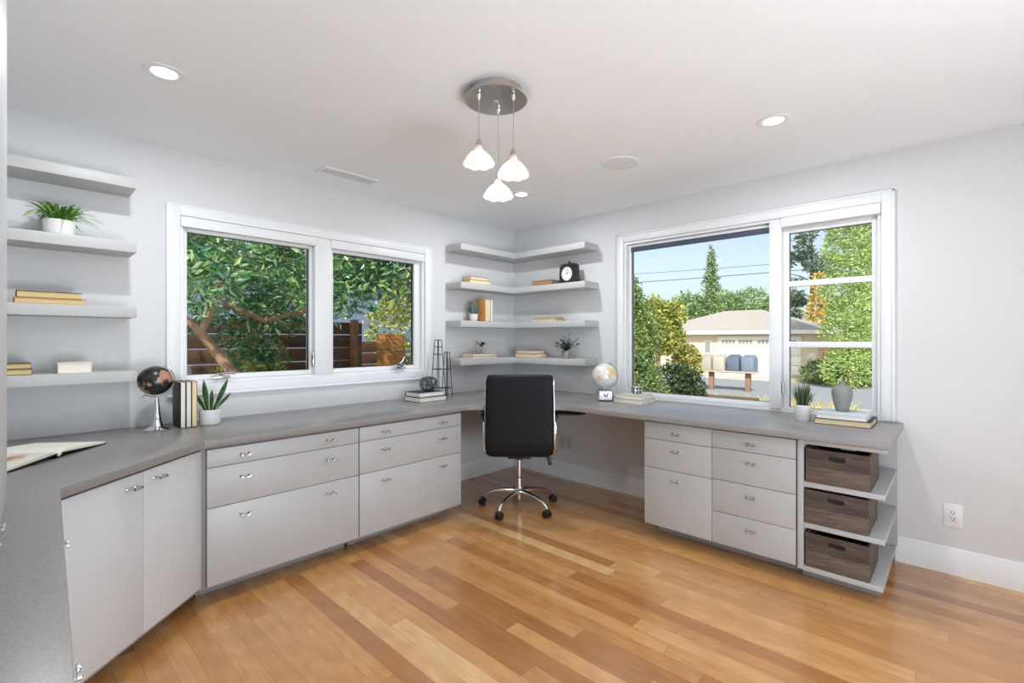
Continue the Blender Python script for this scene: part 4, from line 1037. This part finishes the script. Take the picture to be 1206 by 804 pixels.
def col_blobs(h, r, n, k=7, jit=0.15, z0=0.1, taper=0.55):
    o_ = []
    for i in range(k):
        u = i/(k-1); rr = r*(1-u)**taper*(1-0.25*(1-u)**6) if taper else r
        rr = max(rr, r*0.14)
        o_.append(((random.uniform(-jit, jit)*r, random.uniform(-jit, jit)*r, z0+(h-z0)*(0.06+0.9*u)), (rr, rr, h/k*0.85), n//k))
    return o_
tree('hedge_shrub', 'tall dense green hedge shrub outside the left edge of the right window', 'shrub', (4.55, 1.20, GB_), [((0, 0, 0.8), (0.72, 0.70, 0.9), 7600), ((0.05, 0.1, 1.9), (0.62, 0.64, 0.95), 7600), ((-0.1, 0.15, 2.75), (0.38, 0.42, 0.5), 2800)], 0.065, LG, [([(0, 0, 0), (0, 0, 2.4)], [0.06, 0.02])], 3, 1.8)
tree('maple_tree', 'yellow-green leafy tree standing behind the dark round bush', 'tree', (10.6, 3.55, GB_), [((0, 0.1, 2.45), (0.75, 0.62, 0.8), 2600), ((0.1, -0.25, 1.95), (0.55, 0.5, 0.5), 1500), ((-0.1, 0.45, 2.0), (0.5, 0.5, 0.6), 1200), ((0.1, -0.5, 2.7), (0.3, 0.3, 0.4), 400)], 0.13, LY, [([(0, 0, 0), (0.05, 0.05, 1.1), (0, 0, 2.2)], [0.09, 0.07, 0.03])], 4, 1.6)
tree('round_bush', 'dark round bush low in front of the yellow-green tree', 'shrub', (7.55, 1.72, GB_), [((0, 0, 0.62), (0.62, 0.60, 0.72), 3600), ((0.1, -0.35, 0.65), (0.42, 0.40, 0.62), 1800)], 0.085, LD, [([(0, 0, 0), (0, 0, 0.7)], 0.04)], 5, 1.6)
tree('small_tree', 'small light orange-green tree left of the mailboxes', 'tree', (11.4, 2.98, GB_), [((0, 0, 1.30), (0.48, 0.40, 0.46), 1500), ((0.05, -0.05, 0.95), (0.38, 0.36, 0.40), 700)], 0.11, leaf_mat('soft_orange_leaf', ((168, 168, 96), (200, 192, 124), (134, 152, 88)), 0.6, 0.3), [([(0, 0, 0), (0, 0, 1.2)], [0.05, 0.02])], 6, 1.6)
tree('conifer', 'pointed green conifer rising above the house roof', 'tree', (42.1, 13.6, GB_), [((0, 0, 1.2+k*0.92), (1.9*(1-k/10.2)+0.10, 1.9*(1-k/10.2)+0.10, 0.60), 640-k*55) for k in range(10)]+[((0, 0, 10.4), (0.12, 0.12, 0.7), 60)], 0.40, LE, [([(0, 0, 0), (0, 0, 11.1)], [0.2, 0.02])], 7, 3.2, cluster=0.35)
for k, (u, D, zt, rad, lab) in enumerate(((856, 52, 6.3, 2.4, 'rounded evergreen just right of the pointed conifer'), (884, 60, 7.6, 3.1, 'broad evergreen behind the middle of the house roof'), (908, 50, 5.2, 2.0, 'low evergreen behind the right side of the house roof'), (812, 50, 6.0, 2.2, 'evergreen left of the pointed conifer'), (775, 42, 4.6, 2.6, 'evergreen far left behind the hedge shrub'))):
    p = ptc(u, 400, D)
    tree('evergreen_tree', lab, 'tree', (p.x, p.y, GB_), [((0, 0, (zt+0.6)*0.62), (rad, rad, (zt+0.6)*0.42), 3000), ((0.5, -0.8, (zt+0.6)*0.5), (rad*0.7, rad*0.7, (zt+0.6)*0.34), 1500)], 0.36, LE, [([(0, 0, 0), (0, 0, zt*0.6)], [0.2, 0.08])], 20+k, 1.8, group='evergreens behind the house')
# right pane
p = ptc(1001, 400, 19); tree('columnar_cypress', 'tall light green columnar cypress filling the right pane', 'tree', (p.x, p.y, GB_), [((0.1*sin(k*2), 0.12*cos(k*3), 0.7+k*0.8), (0.92, 0.92, 0.75), 1500) for k in range(11)], 0.17, LC, [([(0, 0, 0), (0, 0, 6.5)], [0.06, 0.03])], 11, 3.2)
p = ptc(1040, 400, 21); tree('columnar_cypress', 'darker columnar cypress at the far right edge of the right pane', 'tree', (p.x, p.y, GB_), [((0, 0, 0.8+k*0.85), (0.85, 0.85, 0.8), 900) for k in range(10)], 0.18, leaf_mat('cypress_dark', ((84, 110, 52), (130, 148, 70), (160, 166, 90)), 0.6, 0.25), [([(0, 0, 0), (0, 0, 6.5)], [0.06, 0.03])], 12, 3.0)
p = ptc(956, 400, 41)
rb = random.Random(5)
bl = [((rb.uniform(-2.1, 2.1), rb.uniform(-1.8, 2.0), rb.uniform(3.0, 11.0)), (0.75, 0.75, 0.35), 190) for _ in range(26)]
tree('pine_tree', 'open-branched blue-green pine beside the cypress', 'tree', (p.x, p.y, GB_), bl, 0.36, LP, [([(0, 0, 0), (0.1, 0, 5.5), (0, 0, 10.8)], [0.22, 0.16, 0.05])]+[([(0, 0, 3.0+i*0.98), (0.9*cos(i*2.1), 0.9*sin(i*2.1), 3.5+i*0.98), (2.0*cos(i*2.1), 2.0*sin(i*2.1), 3.8+i*0.98)], [0.06, 0.04, 0.02]) for i in range(8)], 13, 3.0, trunk_mat=M_BARKD)
p = ptc(965, 400, 36.5); tree('autumn_tree', 'small orange-yellow tree between the pine and the cypress', 'tree', (p.x, p.y, GB_), [((0, 0, 4.0), (0.8, 0.8, 1.6), 800), ((0.1, -0.1, 6.2), (0.6, 0.7, 0.9), 350)], 0.26, LO, [([(0, 0, 0), (0, 0, 4.5)], [0.08, 0.03])], 14, 1.6)
p = ptc(990, 400, 20.2); q = ptc(1020, 400, 19.6)
tree('juniper_bush', 'low spreading juniper at the foot of the tall cypress', 'shrub', ((p.x+0.3), p.y-0.2, GB_), [((0, 0.9, 0.45), (0.9, 0.85, 0.55), 1500), ((0, -0.1, 0.55), (0.9, 0.9, 0.62), 1700), ((0.1, -1.2, 0.5), (0.9, 0.9, 0.5), 1500)], 0.16, LG, None, 15, 2.6)
# brown fence by the house
t = thing('picket_fence', 'short brown wooden fence between the house and the cypress', 'fence', (25.2, 0.66, GB_+0.02))
m = MB()
for k in range(9): m.box(-0.02, 0.02, -1.1+k*0.15*1.6, -1.1+k*0.15*1.6+0.22, 0.05, 1.55)
m.build('boards', mat('fence_orange', lin((172, 124, 84)), 0.8, var=0.15, scale=5), t)
MB().box(0.021, 0.06, -1.1, 1.05, 0.4, 0.5).build('rail', M_POST, t)

# --- garden on the left
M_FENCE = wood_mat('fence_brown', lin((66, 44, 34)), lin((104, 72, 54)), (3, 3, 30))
M_FENCEO = wood_mat('fence_sunlit_tint', lin((176, 116, 62)), lin((214, 150, 88)), (3, 3, 30))  # sunlight on the gate's fence wood is put into this brighter orange
FY = 3.05
def slat_fence(label, x0, x1, z1, mt, y=FY, posts=(), n=9, name='slat_fence'):
    t = thing(name, label, 'fence', (x0, y, GA)); h = (z1-GA-0.06)/n; m = MB()
    for k in range(n): m.box(0, x1-x0, 0, 0.022, 0.05+k*h, 0.05+(k+1)*h-0.012, 0.002)
    m.build('slat_panel', mt, t)
    for x in posts: MB().box(x-x0-0.045, x-x0+0.045, -0.092, -0.002, 0, z1-GA+0.02, 0.003).build('post', M_POSTF, t)
    return t
M_POSTF = wood_mat('fence_post_wood', lin((120, 76, 44)), lin((158, 106, 64)), (20, 20, 3))
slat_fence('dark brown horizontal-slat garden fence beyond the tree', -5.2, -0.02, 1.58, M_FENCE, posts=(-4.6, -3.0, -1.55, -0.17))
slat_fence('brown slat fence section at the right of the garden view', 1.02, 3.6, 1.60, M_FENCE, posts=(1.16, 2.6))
t = slat_fence('slat gate in painted sunlit orange between the brown fence sections', 0.22, 0.70, 1.42, M_FENCEO, y=3.02, n=6, name='slat_gate')
slat_fence('low dark slat fence set back behind the orange gate', -0.018, 1.018, 1.30, M_FENCE, y=3.9, n=7)
# blue house
t = thing('blue_house', 'pale blue-grey house wall with white trim behind the garden fence', 'house', (-3.0, 7.4, GA))
MB().box(0.9, 9.5, 0, 5, 0, 3.1).build('wall', mat('blue_siding', lin((126, 146, 176)), 0.8, var=0.04, scale=4, stretch=(0.2, 0.2, 12)), t)
MB().box(0.6, 9.8, -0.35, 5.3, 3.101, 3.3).build('eave', mat('eave_grey', lin((140, 146, 156)), 0.8), t)
m = MB(); m.box(4.35, 4.5, -0.03, -0.001, 0, 3.1); m.box(3.2, 4.35, -0.03, -0.001, 1.95, 2.05); m.build('trim', M_TRIM, t)
f = MB().box(3.3, 4.25, -0.02, -0.001, 2.1, 2.75).build('window', M_TRIM, t); MB().box(3.38, 4.17, -0.028, -0.021, 2.17, 2.68).build('pane', mat('dusky_glass', lin((150, 152, 150)), 0.2), f)
# the near tree
LT = leaf_mat('near_tree_leaf', ((50, 106, 78), (90, 150, 96), (150, 188, 120), (70, 134, 112), (206, 222, 150), (116, 170, 150)), 0.2, 0.35)
rb = random.Random(9); bl = []
for k in range(62):
    x = rb.uniform(-1.25, 2.45); y = rb.uniform(-0.55, 1.0); z = rb.uniform(1.82 if x < 0.75 else 2.10, 3.1)
    bl.append(((x, y, z), (0.34, 0.34, 0.28), 260))
for (x, y, z) in ((-0.95, 0.6, 1.72), (-0.75, 0.6, 1.5), (-0.35, 0.7, 1.72), (-0.05, 0.3, 1.7), (0.2, 0.2, 1.68), (0.5, 0.4, 1.7), (-1.2, 0.6, 1.45), (0.1, 0.6, 1.45), (0.25, 0.5, 1.3), (0.15, 0.5, 1.15), (-1.15, 0.7, 1.3)):
    bl.append(((x, y, z), (0.26, 0.26, 0.22), 170))
tk = [([(0.25, -0.02, 0), (0.12, 0.0, 0.5), (-0.17+0.02, 0.0, 1.10), (-0.35, 0.0, 1.39), (-0.43, 0.0, 1.51)], [0.065, 0.06, 0.05, 0.043, 0.040]),
      ([(-0.43, 0, 1.49), (-0.37, 0.02, 1.60), (-0.28, 0.05, 1.80), (-0.22, 0.1, 2.1), (-0.05, 0.15, 2.5)], [0.040, 0.036, 0.033, 0.028, 0.015]),
      ([(-0.41, 0, 1.48), (-0.50, 0, 1.58), (-0.62, 0.02, 1.63), (-0.9, 0.1, 1.9), (-1.1, 0.2, 2.3)], [0.036, 0.030, 0.026, 0.02, 0.012]),
      ([(-0.28, 0.05, 1.80), (0.15, 0.1, 1.62), (0.55, 0.2, 1.72), (0.95, 0.3, 2.0), (1.4, 0.3, 2.4)], [0.022, 0.028, 0.034, 0.028, 0.012])]
tree('garden_tree', 'glossy-leaved green tree with a forked pale trunk outside the left window', 'tree', (-2.0, 1.60, GA), bl, 0.105, LT, tk, 30, 3.0, cluster=0.35)
tree('garden_bush', 'yellow-green bush beyond the fence at the right of the left window', 'shrub', (1.75, 4.6, GA), [((0, 0, 1.5), (0.75, 0.6, 0.9), 1700), ((0.1, 0, 2.3), (0.5, 0.5, 0.5), 700)], 0.11, LY, [([(0, 0, 0), (0, 0, 1.5)], 0.04)], 31, 1.8)
tree('garden_shrub', 'low yellowish shrub growing at the foot of the garden tree', 'shrub', (-1.75, 2.35, GA), [((0, 0, 0.75), (0.45, 0.35, 0.65), 700), ((0.1, 0, 1.2), (0.3, 0.3, 0.3), 220)], 0.08, LY, [([(0, 0, 0), (0, 0, 1.0)], 0.015)], 32, 2.2)
tree('background_tree', 'tall green tree behind the blue house', 'tree', (-4.5, 17.0, GA), [((0, 0, 4.2), (3.5, 1.5, 2.6), 5000), ((4, 1, 4.4), (2.5, 1.5, 2.2), 3000)], 0.35, LE, [([(0, 0, 0), (0, 0, 4)], 0.2)], 33, 1.8)
